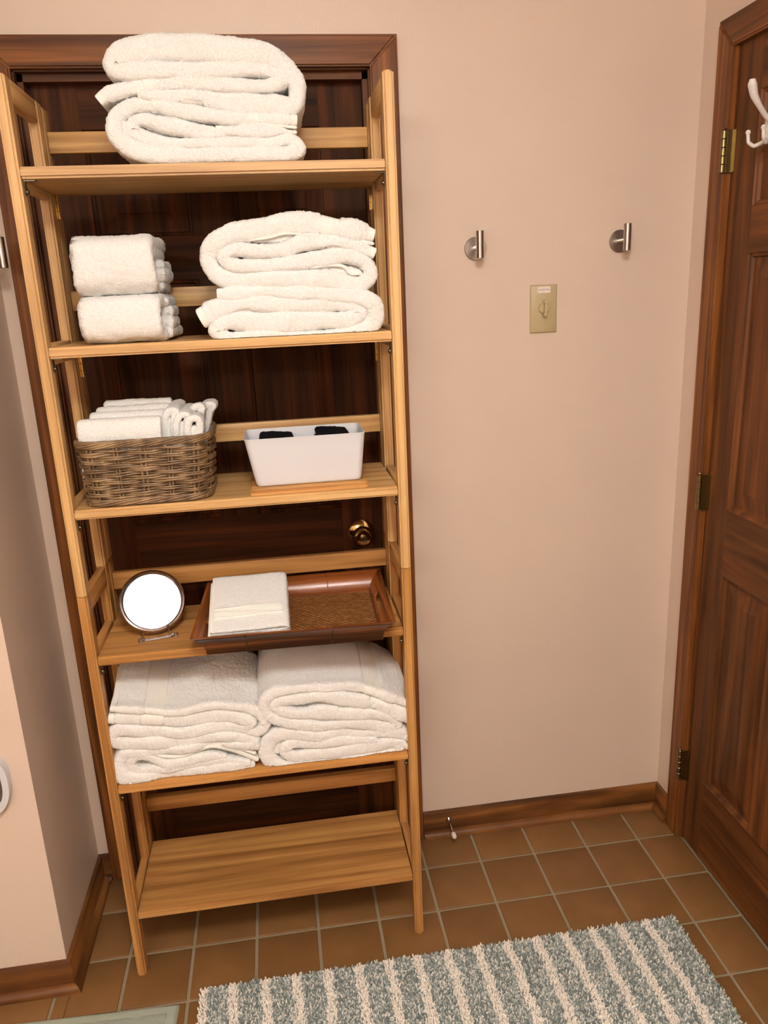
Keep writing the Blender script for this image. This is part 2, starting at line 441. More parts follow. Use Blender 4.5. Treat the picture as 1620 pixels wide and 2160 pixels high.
jamb('trim_12', [(XR, XR + T, D2F - JB, D2N + JB, D2H - 0.001, D2H + JB)], 'y')

def panel_mesh(w_, h_, fw=0.011, fd=0.011, field=0.034):
    """raised panel, front face at y=0 (the frame face), depth in +y; local x 0..w, z 0..h"""
    levels = [(0.0, 0.0), (0.003, 0.0035), (fw * 0.7, 0.005), (fw, fd), (fw + 0.006, fd), (fw + 0.006 + field, 0.0045), (fw + 0.009 + field, 0.003)]
    bm = bmesh.new(); rings = []
    for ins, dp in levels:
        rings.append([bm.verts.new((a, dp, b)) for a, b in ((ins, ins), (w_ - ins, ins), (w_ - ins, h_ - ins), (ins, h_ - ins))])
    for a, b in zip(rings, rings[1:]):
        for k in range(4): bm.faces.new((a[k], a[(k + 1) % 4], b[(k + 1) % 4], b[k]))
    bm.faces.new(rings[-1])
    bk = [bm.verts.new((a, 0.03, b)) for a, b in ((0, 0), (w_, 0), (w_, h_), (0, h_))]
    for k in range(4): bm.faces.new((rings[0][k], rings[0][(k + 1) % 4], bk[(k + 1) % 4], bk[k]))
    bm.faces.new(list(reversed(bk)))
    return bm

def make_door(name, kind, W, zb, zt, rows, xc, M, stile=0.095):
    """rows = [(z0,z1)] panel rows; xc = panel x ranges; M places the door (local x across, y depth, z up)"""
    d = bpy.data.objects.new(name, None); COL.objects.link(d); tag(d, kind='structure')
    th = 0.035; parts = []
    bm_parts = []
    def piece(nm, x0, x1, z0, z1, grain, rail=False):
        bm = bmesh.new(); add_box(bm, x0, x1, 0, th, z0, z1)
        bmesh.ops.transform(bm, matrix=M, verts=bm.verts)
        g = 'z' if grain == 'z' else ('y' if abs(M[1][0]) > 0.5 else 'x')
        return finish(bm, nm, wood(kind, g), d)
    g = 0.0004
    piece('stile', 0, stile, zb, zt, 'z'); piece('stile', W - stile, W, zb, zt, 'z')
    zs = [zb] + [z for r in rows for z in r] + [zt]
    for a, b in zip(zs[0::2], zs[1::2]): piece('rail', stile + g, W - stile - g, a, b, 'x')
    for r in rows:
        piece('mullion', xc[0][1], xc[1][0], r[0] + g, r[1] - g, 'z')
        for c in xc:
            bm = panel_mesh(c[1] - c[0], r[1] - r[0])
            bmesh.ops.translate(bm, vec=(c[0], 0, r[0]), verts=bm.verts)
            bmesh.ops.transform(bm, matrix=M, verts=bm.verts)
            finish(bm, 'panel', wood(kind, 'z'), d)
    return d
rows = [(0.24, 0.838), (1.007, 1.598), (1.695, 1.925)]
W1 = (D1R - 0.003) - (D1L + 0.003) - 0.004
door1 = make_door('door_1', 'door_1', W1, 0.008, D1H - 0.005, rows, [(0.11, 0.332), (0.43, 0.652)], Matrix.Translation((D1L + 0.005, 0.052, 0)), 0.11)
W2 = D2N - D2F - 0.004
M2 = Matrix.Translation((XR - 0.0005, D2N - 0.002, 0)) @ Matrix.Rotation(-math.pi / 2, 4, 'Z')
door2 = make_door('door_2', 'door', W2, 0.009, D2H - 0.003, rows, [(0.085, 0.285), (0.425, 0.625)], M2, 0.085)
box('backing_panel', D1L - 0.1, D1R + 0.1, T + 0.01, T + 0.03, 0, D1H + .1, WALL, door1)
box('backing_panel', XR + T + .01, XR + T + .03, D2F - 0.1, D2N + 0.1, 0, D2H + .1, WALL, door2)

# round door knob on door_1
kx, kz, ky = -0.131, 0.937, 0.052
knob = lathe('door_knob', [(0.0, -0.002), (0.034, -0.002), (0.034, -0.006), (0.030, -0.010), (0.022, -0.012), (0.014, -0.016), (0.013, -0.026), (0.016, -0.030),
              (0.024, -0.036), (0.0275, -0.044), (0.0265, -0.052), (0.022, -0.058), (0.019, -0.0595), (0.0185, -0.057), (0.012, -0.057), (0.0, -0.057)], BRASS, door1, (kx, ky, kz), 'y', 40)
lathe('keyhole_plug', [(0, -0.0565), (0.0085, -0.0565), (0.0085, -0.060), (0.007, -0.061), (0, -0.061)], OLDBRASS, knob, (kx, ky, kz), 'y', 20)
box('key_slot', kx - 0.0012, kx + 0.0012, ky - 0.0618, ky - 0.0605, kz - 0.005, kz + 0.004, INK, knob)

# hinges of door_2: five knuckles, pin and the leaf on the door
for zc, z0, z1 in ((0, 1.775, 1.863), (1, 0.985, 1.075), (2, 0.197, 0.287)):
    hx, hy = XR - CT - 0.003, -0.1475
    bm = bmesh.new(); add_box(bm, XR - 0.0185, XR - 0.0003, hy - 0.0135, hy - 0.0105, z0, z1); add_box(bm, XR - 0.003, XR - 0.0008, hy - 0.0205, hy - 0.0105, z0, z1)
    hg = finish(bm, 'hinge', OLDBRASS, door2)
    L = (z1 - z0) / 5
    for k in range(5):
        lathe('knuckle', [(0.0, 0.0), (0.0058, 0.0), (0.0066, 0.001), (0.0066, L - 0.0016), (0.0058, L - 0.0006), (0, L - 0.0006)], OLDBRASS, hg, (hx, hy - 0.003, z0 + k * L), 'z', 14)
    lathe('pin', [(0, 0), (0.0035, 0), (0.0045, 0.002), (0.003, 0.005), (0, 0.005)], OLDBRASS, hg, (hx, hy - 0.003, z1), 'z', 12)

# light comes from the flush ceiling fixture and fill globes added on the rear wall
fx = empty('ceiling_light', LIGHT_AT, 'round white flush ceiling light over the middle of the room', 'light')
em = bpy.data.materials.new('lit_diffuser'); em.use_nodes = True; e_nt = em.node_tree; e_nt.nodes.remove(e_nt.nodes['Principled BSDF'])
en = e_nt.nodes.new('ShaderNodeEmission'); en.inputs[0].default_value = LIGHT_COLOUR + (1,); en.inputs[1].default_value = LIGHT_STRENGTH
e_nt.links.new(en.outputs[0], e_nt.nodes['Material Output'].inputs[0])
lathe('diffuser', [(0.0, -0.065), (0.06, -0.063), (0.12, -0.052), (0.165, -0.035), (0.185, -0.015), (0.19, 0.0), (0.185, 0.012), (0.165, 0.024), (0.12, 0.034), (0.0, 0.04)], em, fx, LIGHT_AT, 'z', 40)
lathe('canopy', [(0.0, 0.036), (0.012, 0.036), (0.012, 0.085), (0.05, 0.088), (0.055, ZC - LIGHT_AT[2]), (0.0, ZC - LIGHT_AT[2])], WHITEENAMEL, fx, LIGHT_AT, 'z', 40)

vl = empty('added_fill_light', (-1.05, YS, 2.02), 'added fill light, unseen bar of four round white globes on the wall behind the camera', 'light')
ev = em.copy(); ev.name = 'fill_glow'; [n_ for n_ in ev.node_tree.nodes if n_.type == 'EMISSION'][0].inputs[1].default_value = FILL_STRENGTH
box('back_bar', -1.45, -0.65, YS, YS + 0.03, 1.97, 2.07, CHROME, vl, 0.004)
for k in range(4):
    gx_ = -1.35 + k * 0.2
    lathe('fill_globe', [(0.06 * math.sin(a) + 1e-4, -0.06 * math.cos(a)) for a in [math.pi * q / 14 for q in range(15)]], ev, vl, (gx_, YS + 0.11, 2.02), 'y', 24)
    lathe('socket', [(0, 0.028), (0.025, 0.028), (0.025, 0.056), (0, 0.056)], CHROME, vl, (gx_, YS, 2.02), 'y', 20)

# ------------------------------------------------------------------ shelving unit
SX0, SX1 = -0.743, -0.0885
LW = 0.0215
unit = empty('shelving_unit', ((SX0 + SX1) / 2, -0.22, 0), 'tall open wooden shelving unit with six shelves in front of the closed brown door', 'shelf unit')
ZK, ZT = 0.972, 1.938
TIERS = [1.789, 1.474, 1.156, 0.834, 0.519, 0.178]
YF, YB = -0.357, -0.106
def leg(x0, x1, y0, y1, z0, z1, kind, top_round=False):
    bm = bmesh.new(); add_box(bm, x0, x1, y0, y1, z0, z1)
    es = [e for e in bm.edges if abs(e.verts[0].co.z - e.verts[1].co.z) > 0.1]
    bmesh.ops.bevel(bm, geom=es, offset=0.0045, segments=3, affect='EDGES')
    if top_round:
        es = [e for e in bm.edges if all(v.co.z > z1 - 1e-5 for v in e.verts)]
        bmesh.ops.bevel(bm, geom=es, offset=0.003, segments=2, affect='EDGES')
    return auto_smooth(finish(bm, 'leg', wood(kind, 'z'), unit), 30)
for side in (0, 1):
    x0, x1 = (SX0 - LW, SX0 - 0.0006) if side == 0 else (SX1 + 0.0006, SX1 + LW)
    for y0, y1 in ((-0.358, -0.323), (-0.168, -0.129)):
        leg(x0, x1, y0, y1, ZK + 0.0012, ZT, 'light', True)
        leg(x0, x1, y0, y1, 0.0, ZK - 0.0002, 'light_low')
    s0, s1 = x0, x1
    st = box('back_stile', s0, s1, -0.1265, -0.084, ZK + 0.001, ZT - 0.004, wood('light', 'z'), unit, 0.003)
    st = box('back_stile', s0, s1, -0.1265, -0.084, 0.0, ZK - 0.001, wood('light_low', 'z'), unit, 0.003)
    for z in TIERS: 
        k = 'light' if z > ZK else 'light_low'
        box('side_rail', x0 + .0015, x1 - .0006, -0.3235, -0.1675, z - 0.034, z + 0.006, wood(k, 'y'), unit, 0.002)
    box('side_rail', x0 + .0015, x1 - .0006, -0.3235, -0.1675, ZT - 0.042, ZT - 0.001, wood('light', 'y'), unit, 0.003)
    box('side_rail', x0 + .0015, x1 - .0006, -0.3235, -0.1675, ZK - 0.042, ZK - 0.0005, wood('light_low', 'y'), unit, 0.003)
    # brass strap hinges between side frame and back frame, and the small pivots under each board
    for z0, z1 in ((1.722, 1.785), (1.398, 1.458)):
        hx = x1 + 0.0006 if side == 0 else x0 - 0.0006
        s = 1 if side == 0 else -1
        bm = bmesh.new(); add_box(bm, min(hx, hx + s * 0.0012), max(hx, hx + s * 0.0012), -0.140, -0.115, z0, z1)
        hh = finish(bm, 'hinge', BRASS, unit)
        for q in range(4):
            L = (z1 - z0) / 4
            lathe('knuckle', [(0, 0), (0.0024, 0), (0.0024, L - 0.001), (0, L - 0.001)], BRASS, hh, (hx + s * 0.003, -0.1275, z0 + q * L), 'z', 10)
    for z in TIERS[:5]:
        px = SX0 + 0.0002 if side == 0 else SX1 - 0.0002
        s = 1 if side == 0 else -1
        bm = bmesh.new(); add_box(bm, min(px, px + s * 0.002), max(px, px + s * 0.002), -0.343, -0.331, z - 0.046, z - 0.0205, 0.0009, 1)
        add_box(bm, min(px, px + s * 0.02), max(px, px + s * 0.02), -0.343, -0.331, z - 0.0225, z - 0.0205)
        br = finish(bm, 'pivot_bracket', PINMETAL, unit)
        lathe('pivot_pin', [(0, 0), (0.0045, 0), (0.0045, 0.003), (0.003, 0.004), (0, 0.004)] if s > 0 else [(0, 0), (0.0045, 0), (0.0045, -0.003), (0.003, -0.004), (0, -0.004)], PINMETAL, br, (px + s * 0.002, -0.337, z - 0.040), 'x', 12)
for i, z in enumerate(TIERS):
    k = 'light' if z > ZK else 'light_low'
    bm = bmesh.new(); add_box(bm, SX0 + 0.001, SX1 - 0.001, YF, YB, z - 0.020, z)
    es = [e for e in bm.edges if all(abs(v.co.y - YF) < 1e-6 for v in e.verts) and abs(e.verts[0].co.x - e.verts[1].co.x) > 0.1]
    bmesh.ops.bevel(bm, geom=es, offset=0.0045, segments=4, affect='EDGES')
    auto_smooth(finish(bm, 'shelf', wood(k, 'x', True), unit), 30)
for z0, z1, k in ((1.849, 1.889, 'light'), (1.537, 1.578, 'light'), (1.233, 1.273, 'light'), (0.897, 0.938, 'light_low'), (0.600, 0.640, 'light_low'), (0.278, 0.318, 'light_low')):
    box('back_rail', SX0 + 0.0002, SX1 - 0.0002, -0.118 if z0 < 1 or z0 > 1.8 else -0.118, -0.100, z0, z1, wood(k, 'x'), unit, 0.0015)

# ------------------------------------------------------------------ towels
TOWELS = {
 'A': [dict(p=[(-594,1896,10.1),(-579,1906,11.6),(-534,1916,11.2),(-461,1922,10.8),(-387,1919,10.9),(-295,1918,11.0),(-268,1927,10.9),(-288,1941,11.8),(-385,1943,12.3),(-482,1943,13.3),(-547,1943,14.6),(-562,1952,15.8),(-549,1968,17.1),(-502,1979,18.4),(-430,1978,19.4),(-345,1973,18.9),(-291,1965,16.8),(-258,1943,14.1),(-243,1913,13.3),(-252,1886,13.9),(-290,1886,16.2),(-365,1891,15.1),(-414,1899,12.5),(-463,1901,11.3),(-506,1904,10.1),(-525,1905,8.5)], hem='se', dense=0, back=0, bands=[(-505,1920,12.3),(-434,1897,21.6)])],
 'B': [dict(p=[(-249,1858,10.3),(-292,1863,9.8),(-342,1863,9.7),(-392,1867,11.1),(-441,1876,11.9),(-501,1889,11.8),(-540,1886,11.8),(-569,1867,13.6),(-571,1839,14.2),(-551,1818,14.4),(-511,1807,13.6),(-424,1805,13.2),(-322,1804,12.8),(-271,1802,11.5),(-247,1810,10.7),(-261,1826,10.0),(-308,1823,9.0),(-397,1823,8.9),(-472,1824,8.8),(-515,1833,10.6),(-545,1848,12.4),(-531,1863,10.0),(-481,1854,12.4),(-420,1843,11.6),(-370,1842,9.3),(-319,1841,11.3),(-288,1842,9.9),(-268,1840,3.3),(-249,1838,2.8)], hem='s', dense=0, back=0, bands=[(-332,1864,17.4),(-376,1842,21.0)]),
   dict(p=[(-559,1862,6.8),(-553,1844,10.6),(-537,1833,11.5),(-511,1826,10.2)], hem='', dense=0, back=0.006, bands=[]),
   dict(p=[(-361,1853,2.1),(-331,1855,2.1),(-293,1851,2.1),(-248,1846,2.8)], hem='flat', dense=0, back=0, bands=[])],
 'C': [dict(p=[(-115,1655,11.9),(-147,1664,18.3),(-181,1670,15.9),(-221,1677,18.5),(-273,1682,17.9),(-345,1671,16.6),(-392,1665,15.6),(-424,1645,14.4),(-432,1620,14.0),(-418,1594,14.2),(-389,1583,14.3),(-329,1581,13.9),(-257,1580,14.9),(-196,1574,16.9),(-147,1565,15.1),(-124,1583,12.7),(-135,1606,12.1),(-169,1620,14.3),(-218,1615,15.2),(-279,1609,12.4),(-339,1607,11.0),(-386,1609,11.4),(-404,1624,10.2),(-388,1637,10.1),(-337,1634,11.8),(-289,1635,12.5),(-252,1646,13.2),(-199,1645,10.3),(-156,1639,12.0),(-115,1622,10.4)], hem='se', dense=0, back=0, bands=[(-199,1673,19.3),(-194,1645,16.0)]),
   dict(p=[(-398,1654,2.2),(-347,1654,2.2),(-313,1658,3.1),(-287,1663,2.2),(-227,1659,2.0),(-167,1651,2.1),(-114,1639,3.2)], hem='flat', dense=0, back=0, bands=[]),
   dict(p=[(-363,1659,4.9),(-332,1658,7.6),(-299,1658,8.1),(-263,1658,5.9)], hem='', dense=0, back=0.012, bands=[]),
   dict(p=[(-231,1597,6.0),(-195,1593,7.9),(-159,1588,10.3),(-139,1585,8.0)], hem='', dense=0, back=0.012, bands=[]),
   dict(p=[(-236,1599,1.9),(-207,1603,2.8),(-175,1599,3.3),(-164,1586,2.8),(-146,1584,1.9)], hem='flat', dense=0, back=0, bands=[])],
 'D': [dict(p=[(-421,1558,10.4),(-391,1557,13.0),(-338,1559,11.2),(-283,1557,14.5),(-210,1549,13.0),(-149,1540,14.8),(-121,1526,15.9),(-118,1502,15.5),(-134,1481,14.6),(-190,1472,10.9),(-289,1472,10.1),(-362,1477,10.1),(-411,1477,10.0),(-430,1490,13.0),(-413,1506,14.2),(-360,1505,19.0),(-287,1500,18.7),(-213,1500,14.9),(-171,1499,15.0),(-149,1513,13.5),(-168,1529,14.3),(-223,1532,15.2),(-309,1534,15.1),(-369,1537,14.1),(-417,1530,17.6),(-442,1521,19.9),(-458,1514,18.8)], hem='se', dense=0, back=0, bands=[(-337,1559,21.0),(-381,1536,21.1)])],
 'G': [dict(p=[(-734,707,6.7),(-668,694,7.3),(-600,680,7.9),(-518,686,9.5),(-460,675,9.6),(-419,651,12.2),(-410,625,12.3),(-427,609,11.5),(-458,622,11.4),(-511,632,13.5),(-583,627,12.9),(-674,642,13.3),(-731,650,13.2),(-743,632,13.3),(-724,618,14.9),(-655,610,15.6),(-585,607,14.1),(-525,610,12.2),(-467,599,11.5),(-425,581,11.0)], hem='s', dense=1, back=0, bands=[(-646,689,23.7)]),
   dict(p=[(-741,682,11.7),(-700,676,14.4),(-648,668,14.5),(-579,658,16.0),(-509,659,15.5),(-462,648,14.0),(-441,632,11.4),(-458,620,7.1)], hem='s', dense=0, back=0, bands=[(-650,668,25.1)])],
 'H': [dict(p=[(-439,526,6.7),(-497,530,11.1),(-570,528,12.2),(-641,527,13.8),(-701,525,15.4),(-732,536,15.9),(-737,564,14.1),(-724,587,12.9),(-681,589,11.3),(-611,587,9.8),(-539,592,9.3),(-480,584,8.2),(-428,573,12.4)], hem='e', dense=0, back=0, bands=[]),
   dict(p=[(-500,551,6.1),(-542,562,9.9),(-603,554,11.0),(-638,556,10.9),(-671,577,9.2),(-698,581,10.3),(-711,563,9.8),(-698,545,10.4),(-640,542,11.5),(-580,547,9.4),(-520,547,9.4),(-449,533,6.1)], hem='', dense=0, back=0, bands=[]),
   dict(p=[(-663,583,2.7),(-624,571,4.1),(-594,571,4.6),(-564,581,4.9),(-528,586,4.9),(-482,567,5.5),(-431,535,6.1)], hem='flat', dense=0, back=0, bands=[]),
   dict(p=[(-527,592,2.2),(-481,576,2.5),(-435,555,3.3)], hem='flat', dense=0, back=0, bands=[])],
 'I': [dict(p=[(-81,636,8.1),(-140,666,10.1),(-187,688,10.0),(-270,701,9.9),(-340,704,10.4),(-385,700,13.0),(-408,675,12.0),(-401,648,11.6),(-370,627,11.7),(-323,612,11.8),(-276,602,11.9),(-228,604,12.4),(-180,596,14.1),(-136,581,15.3),(-110,583,11.0),(-118,598,9.8),(-142,612,10.8),(-178,622,12.9),(-226,630,14.5),(-274,638,17.1),(-321,639,11.7),(-356,647,11.1),(-381,660,11.0),(-383,676,11.0),(-359,679,12.6),(-319,678,13.6),(-283,682,11.6),(-236,669,16.4),(-189,655,15.5),(-153,643,14.8),(-110,618,17.4),(-81,599,15.0)], hem='se', dense=1, back=0, bands=[(-164,678,19.9),(-153,643,22.9)])],
 'J': [dict(p=[(-83,549,11.7),(-107,562,14.4),(-156,569,10.4),(-205,572,13.1),(-241,585,11.4),(-278,578,13.0),(-325,586,14.0),(-372,593,15.0),(-400,582,16.7),(-413,555,15.7),(-404,529,15.8),(-379,511,14.9),(-331,505,13.8),(-258,506,13.9),(-184,511,13.9),(-134,513,13.4),(-106,525,12.8),(-123,540,12.8),(-158,538,15.0),(-232,536,14.9),(-305,533,13.2),(-353,534,12.6),(-372,552,12.0),(-355,568,11.9),(-303,563,13.1),(-254,562,12.6),(-206,559,9.3),(-157,553,7.2)], hem='s', dense=0, back=0, bands=[]),
   dict(p=[(-391,579,9.7),(-390,563,11.9),(-388,543,10.9)], hem='', dense=0, back=0.008, bands=[]),
   dict(p=[(-121,543,5.5),(-103,538,7.8),(-86,525,8.4)], hem='e', dense=0, back=0, bands=[])],
}

def ribbon_arrays(pts, y0, y1, seed, rough=1.0, ds=0.0026, dense=False, edge=0.004, front_r=None, k_front=15, taper=True, frame='xz', wob=1.0):
    """A folded layer of cloth: a path (a,b,h) swept in depth with a soft rounded front edge."""
    C = catmull(pts, False, ds)
    a, b, h = C[:, 0], C[:, 1], C[:, 2]
    S = len(C); tg = np.gradient(C[:, :2], axis=0); L = np.linalg.norm(tg, axis=1, keepdims=True); tg = tg / np.maximum(L, 1e-9)
    nr = np.stack([-tg[:, 1], tg[:, 0]], 1)
    s = np.concatenate([[0], np.cumsum(np.linalg.norm(np.diff(C[:, :2], axis=0), axis=1))])
    sc = np.ones(S)
    if taper:
        for dist in (s, s[-1] - s):
            hh = np.maximum(h, 0.003) * 0.9
            m = dist < hh; sc[m] = np.minimum(sc[m], np.sqrt(np.clip(1 - ((hh[m] - dist[m]) / hh[m]) ** 2, 0.02, 1)))
    D = y1 - y0
    ph = np.linspace(math.pi / 2, -math.pi / 2, k_front)
    pw = 2 / 3.0
    fn = np.sign(np.sin(ph)) * np.abs(np.sin(ph)) ** pw; fy = 1 - np.abs(np.cos(ph)) ** pw
    if dense: flat = list(np.arange(0.0026, max(D - 0.03, 0.01), 0.0028)) + [D - 0.02]
    else: flat = [0.003, 0.006, 0.009, 0.013, 0.018, 0.026, 0.04, 0.07, 0.11, D - 0.03]
    flat = [f for f in flat if f < D - 0.018]
    nflat = np.array(flat) if len(flat) else np.array([D * 0.4])
    flb = np.array([0.004, 0.010, 0.02, 0.05, 0.1]); flb = flb[flb < D - 0.02]
    e0 = np.minimum(h * 1.15, 0.017)[:, None]
    wv = vnoise(np.stack([s, np.full(S, seed * 3.1), np.zeros(S)], 1), 0.05, seed)[:, None] * edge
    pn, py = [], []
    pn.append(fn[None] * np.ones((S, 1))); py.append(y0 + wv + e0 * fy[None])
    pn.append(-np.ones((S, len(flb)))); py.append(y0 + wv + e0 + flb[None])
    bk = np.array([-0.9, -0.5, 0.5, 0.9]); by = np.array([-0.004, 0, 0, -0.004])
    pn.append(bk[None] * np.ones((S, 1))); py.append(y1 + by[None] * np.ones((S, 1)))
    rf = nflat[::-1]
    pn.append(np.ones((S, len(rf)))); py.append(y0 + wv + e0 + rf[None])
    pn = np.concatenate(pn, 1) * (h * sc)[:, None]; py = np.concatenate(py, 1)
    py = (y0 + y1) / 2 + (py - (y0 + y1) / 2) * (0.985 + 0.015 * sc)[:, None]
    K = pn.shape[1]
    A = a[:, None] + nr[:, :1] * pn; B = b[:, None] + nr[:, 1:] * pn
    V = np.stack([A, py, B], 2)
    du = np.gradient(V, axis=0); dv = np.roll(V, -1, 1) - np.roll(V, 1, 1)
    nn = np.cross(du, dv); nn /= np.maximum(np.linalg.norm(nn, axis=2, keepdims=True), 1e-9)
    cen = np.stack([a[:, None] * np.ones((1, K)), np.clip(py, y0 + 0.02, y1 - 0.02), b[:, None] * np.ones((1, K))], 2)
    if np.mean(np.sum(nn * (V - cen), 2)) < 0: nn = -nn
    W = V.reshape(-1, 3)
    if rough > 0:
        d = vnoise(W, 0.045, seed) * 0.0022 * wob + vnoise(W, 0.016, seed + 5) * 0.0010 * wob
        d = d + (vnoise(W, 0.0060, 11) * 0.0008 + vnoise(W, 0.0032, 12) * 0.0011) * rough
        d = d * np.repeat(np.clip(h / 0.012, 0.35, 1.0), K)
        W = W + nn.reshape(-1, 3) * d[:, None]
    idx = np.arange(S * K).reshape(S, K)
    F = np.stack([idx[:-1], np.roll(idx[:-1], -1, 1), np.roll(idx[1:], -1, 1), idx[1:]], 2).reshape(-1, 4)
    c0, c1 = len(W), len(W) + 1
    W = np.concatenate([W, W[idx[0]].mean(0)[None], W[idx[-1]].mean(0)[None]])
    return W, F, (idx[0], c0), (idx[-1], c1), C, s

def add_caps(F, first, last):
    r, c = first; a = np.stack([np.full(len(r), c), np.roll(r, -1), r, r], 1)
    r2, c2 = last; b = np.stack([np.full(len(r2), c2), r2, np.roll(r2, -1), np.roll(r2, -1)], 1)
    return F, [tuple(x[:3]) for x in a] + [tuple(x[:3]) for x in b]

def build_mesh(name, chunks, mat, parent, M=None):
    Vs, Fs, Ts = [], [], []; off = 0
    for W, F, f0, f1 in chunks:
        _, tri = add_caps(F, f0, f1)
        Vs.append(W); Fs.append(F + off); Ts += [(p + off, q + off, r + off) for p, q, r in tri]; off += len(W)
    V = np.concatenate(Vs); F = np.concatenate(Fs); Tr = np.array(Ts)
    if M is not None:
        R_ = np.array(M.to_3x3()); t_ = np.array(M.translation); V = V @ R_.T + t_
    me = bpy.data.meshes.new(name); me.vertices.add(len(V)); me.vertices.foreach_set('co', V.astype(np.float32).ravel())
    li = np.concatenate([F.ravel(), Tr.ravel()]).astype(np.int32); me.loops.add(len(li)); me.loops.foreach_set('vertex_index', li)
    ls = np.concatenate([np.arange(len(F)) * 4, len(F) * 4 + np.arange(len(Tr)) * 3]).astype(np.int32)
    lt = np.concatenate([np.full(len(F), 4), np.full(len(Tr), 3)]).astype(np.int32)
    me.polygons.add(len(ls)); me.polygons.foreach_set('loop_start', ls); me.polygons.foreach_set('loop_total', lt)
    me.polygons.foreach_set('use_smooth', np.ones(len(ls), bool)); me.update(); me.validate()
    bm = bmesh.new(); bm.from_mesh(me); bmesh.ops.recalc_face_normals(bm, faces=bm.faces); bm.to_mesh(me); bm.free()
    return link_obj(name, me, mat, parent)

def ribs(pts_seg, y0, y1, seed, amp=0.0011, pitch=0.0036):
    """woven band: a smooth slice of the layer with fine ridges across it"""
    W, F, f0, f1, C, s = ribbon_arrays(pts_seg, y0, y1, seed, rough=0, ds=0.0008, taper=False, edge=0.0, k_front=11)
    K = len(f0[0]); h = C[:, 2]
    k = amp * np.abs(np.sin(np.pi * s / pitch)) 
    n = len(s) * K; V = W[:n].reshape(len(s), K, 3)
    cen = np.stack([C[:, 0], np.full(len(s), 0), C[:, 1]], 1)[:, None, :]
    d = V - cen; d[:, :, 1] = 0; ln = np.linalg.norm(d, axis=2, keepdims=True)
    V = V + d / np.maximum(ln, 1e-6) * (k[:, None, None]); V[:, :, 1] -= (k[:, None] * (np.abs(ln[:, :, 0]) < h[:, None] * 0.95))
    W = np.concatenate([V.reshape(-1, 3), W[n:]])
    return W, F, f0, f1

def puff(W, key, yf, yb, zlo, zhi):
    if key in PUFF:
        k = np.clip((W[:, 1] - yf - 0.012) / (0.55 * (yb - yf)), 0, 1); k = k * k * (3 - 2 * k)
        W[:, 2] += PUFF[key] * k * np.clip((W[:, 2] - zlo) / (zhi - zlo), 0, 1.1)
    return W
PUFF = {'G': 0.034, 'I': 0.030}
FLOORS = {'B': TIERS[0] + .0006, 'D': TIERS[1] + .0006, 'H': TIERS[4] + .0006, 'J': TIERS[4] + .0006}
def towel(key, yf, yb, name, label, cat, group=None, seed=1):
    floor_z = FLOORS.get(key, 0)
    specs = TOWELS[key]; xs = [p[0] for p in specs[0]['p']]; zs = [p[1] - p[2] for p in specs[0]['p']]
    root = empty(name, ((min(xs) + max(xs)) / 2000, (yf + yb) / 2, min(zs) / 1000), label, cat, group)
    body, flats = [], []
    zlo = min(zs) / 1000; zhi = max(p[1] + p[2] for p in specs[0]['p']) / 1000
    for n, sp in enumerate(specs):
        P = np.array([(a / 1000, b / 1000, h / 1000 * (1.0 if sp['hem'] == 'flat' else 1.22)) for a, b, h in sp['p']])
        if sp['hem'] == 'flat':
            W, F, f0, f1, C, s = ribbon_arrays(P, yf + 0.003, yb, seed + n, rough=0.15, k_front=9, edge=0.002, wob=0.3)
            flats.append((W, F, f0, f1)); continue
        C = catmull(P, False, 0.0026)
        s = np.concatenate([[0], np.cumsum(np.linalg.norm(np.diff(C[:, :2], axis=0), axis=1))])
        thin = np.ones(len(C))
        bands = []
        for bx, bz, bw in sp['bands']:
            i = int(np.argmin((C[:, 0] - bx / 1000) ** 2 + (C[:, 1] - bz / 1000) ** 2)); c = s[i]; hw = bw / 1000
            m = np.abs(s - c) < hw; thin[m] = 0.64; bands.append((c, hw))
        if 's' in sp['hem']: thin[s < 0.012] = 0.72
        if 'e' in sp['hem']: thin[s > s[-1] - 0.012] = 0.72
        th = thin.copy()
        for i in range(1, len(C) - 1): th[i] = (thin[i - 1] + thin[i] * 2 + thin[i + 1]) / 4
        C2 = C.copy(); C2[:, 2] *= th
        W, F, f0, f1, _, _ = ribbon_arrays(C2, yf + sp['back'], yb, seed + n, dense=bool(sp['dense']), ds=1.0)
        W[:, 2] = np.maximum(W[:, 2], floor_z + 0.0006 * (1 + vnoise(W, 0.004, 4)))
        W = puff(W, key, yf, yb, zlo, zhi)
        body.append((W, F, f0, f1))
        for c, hw in bands:
            m = np.abs(s - c) < hw; seg = C[m].copy(); seg[:, 2] *= 0.86
            ch = ribs(seg, yf + 0.0015, yb - 0.004, seed + n)
            ch = (puff(ch[0], key, yf, yb, zlo, zhi),) + ch[1:]
            build_mesh('woven_band', [ch], HEM, root)
        for end in 'se':
            if end in sp['hem']:
                m = (s < 0.0125) if end == 's' else (s > s[-1] - 0.0125)
                seg = C[m].copy(); seg[:, 2] *= 0.84
                ext = seg[0] - (seg[1] - seg[0]) * 0.6 if end == 's' else seg[-1] + (seg[-1] - seg[-2]) * 0.6
                ext[2] = seg[0 if end == 's' else -1][2] * 0.86
                seg = np.concatenate([[ext], seg]) if end == 's' else np.concatenate([seg, [ext]])
                W, F, f0, f1, _, _ = ribbon_arrays(seg, yf - 0.0005, yb - 0.004, seed, rough=0.1, taper=False, k_front=9, edge=0.003, wob=0.3)
                W = puff(W, key, yf, yb, zlo, zhi)
                build_mesh('hem', [(W, F, f0, f1)], HEM, root)
    build_mesh('terry_layers', body, TOWEL, root)
    if flats: build_mesh('selvedge', flats, HEM, root)
    return root

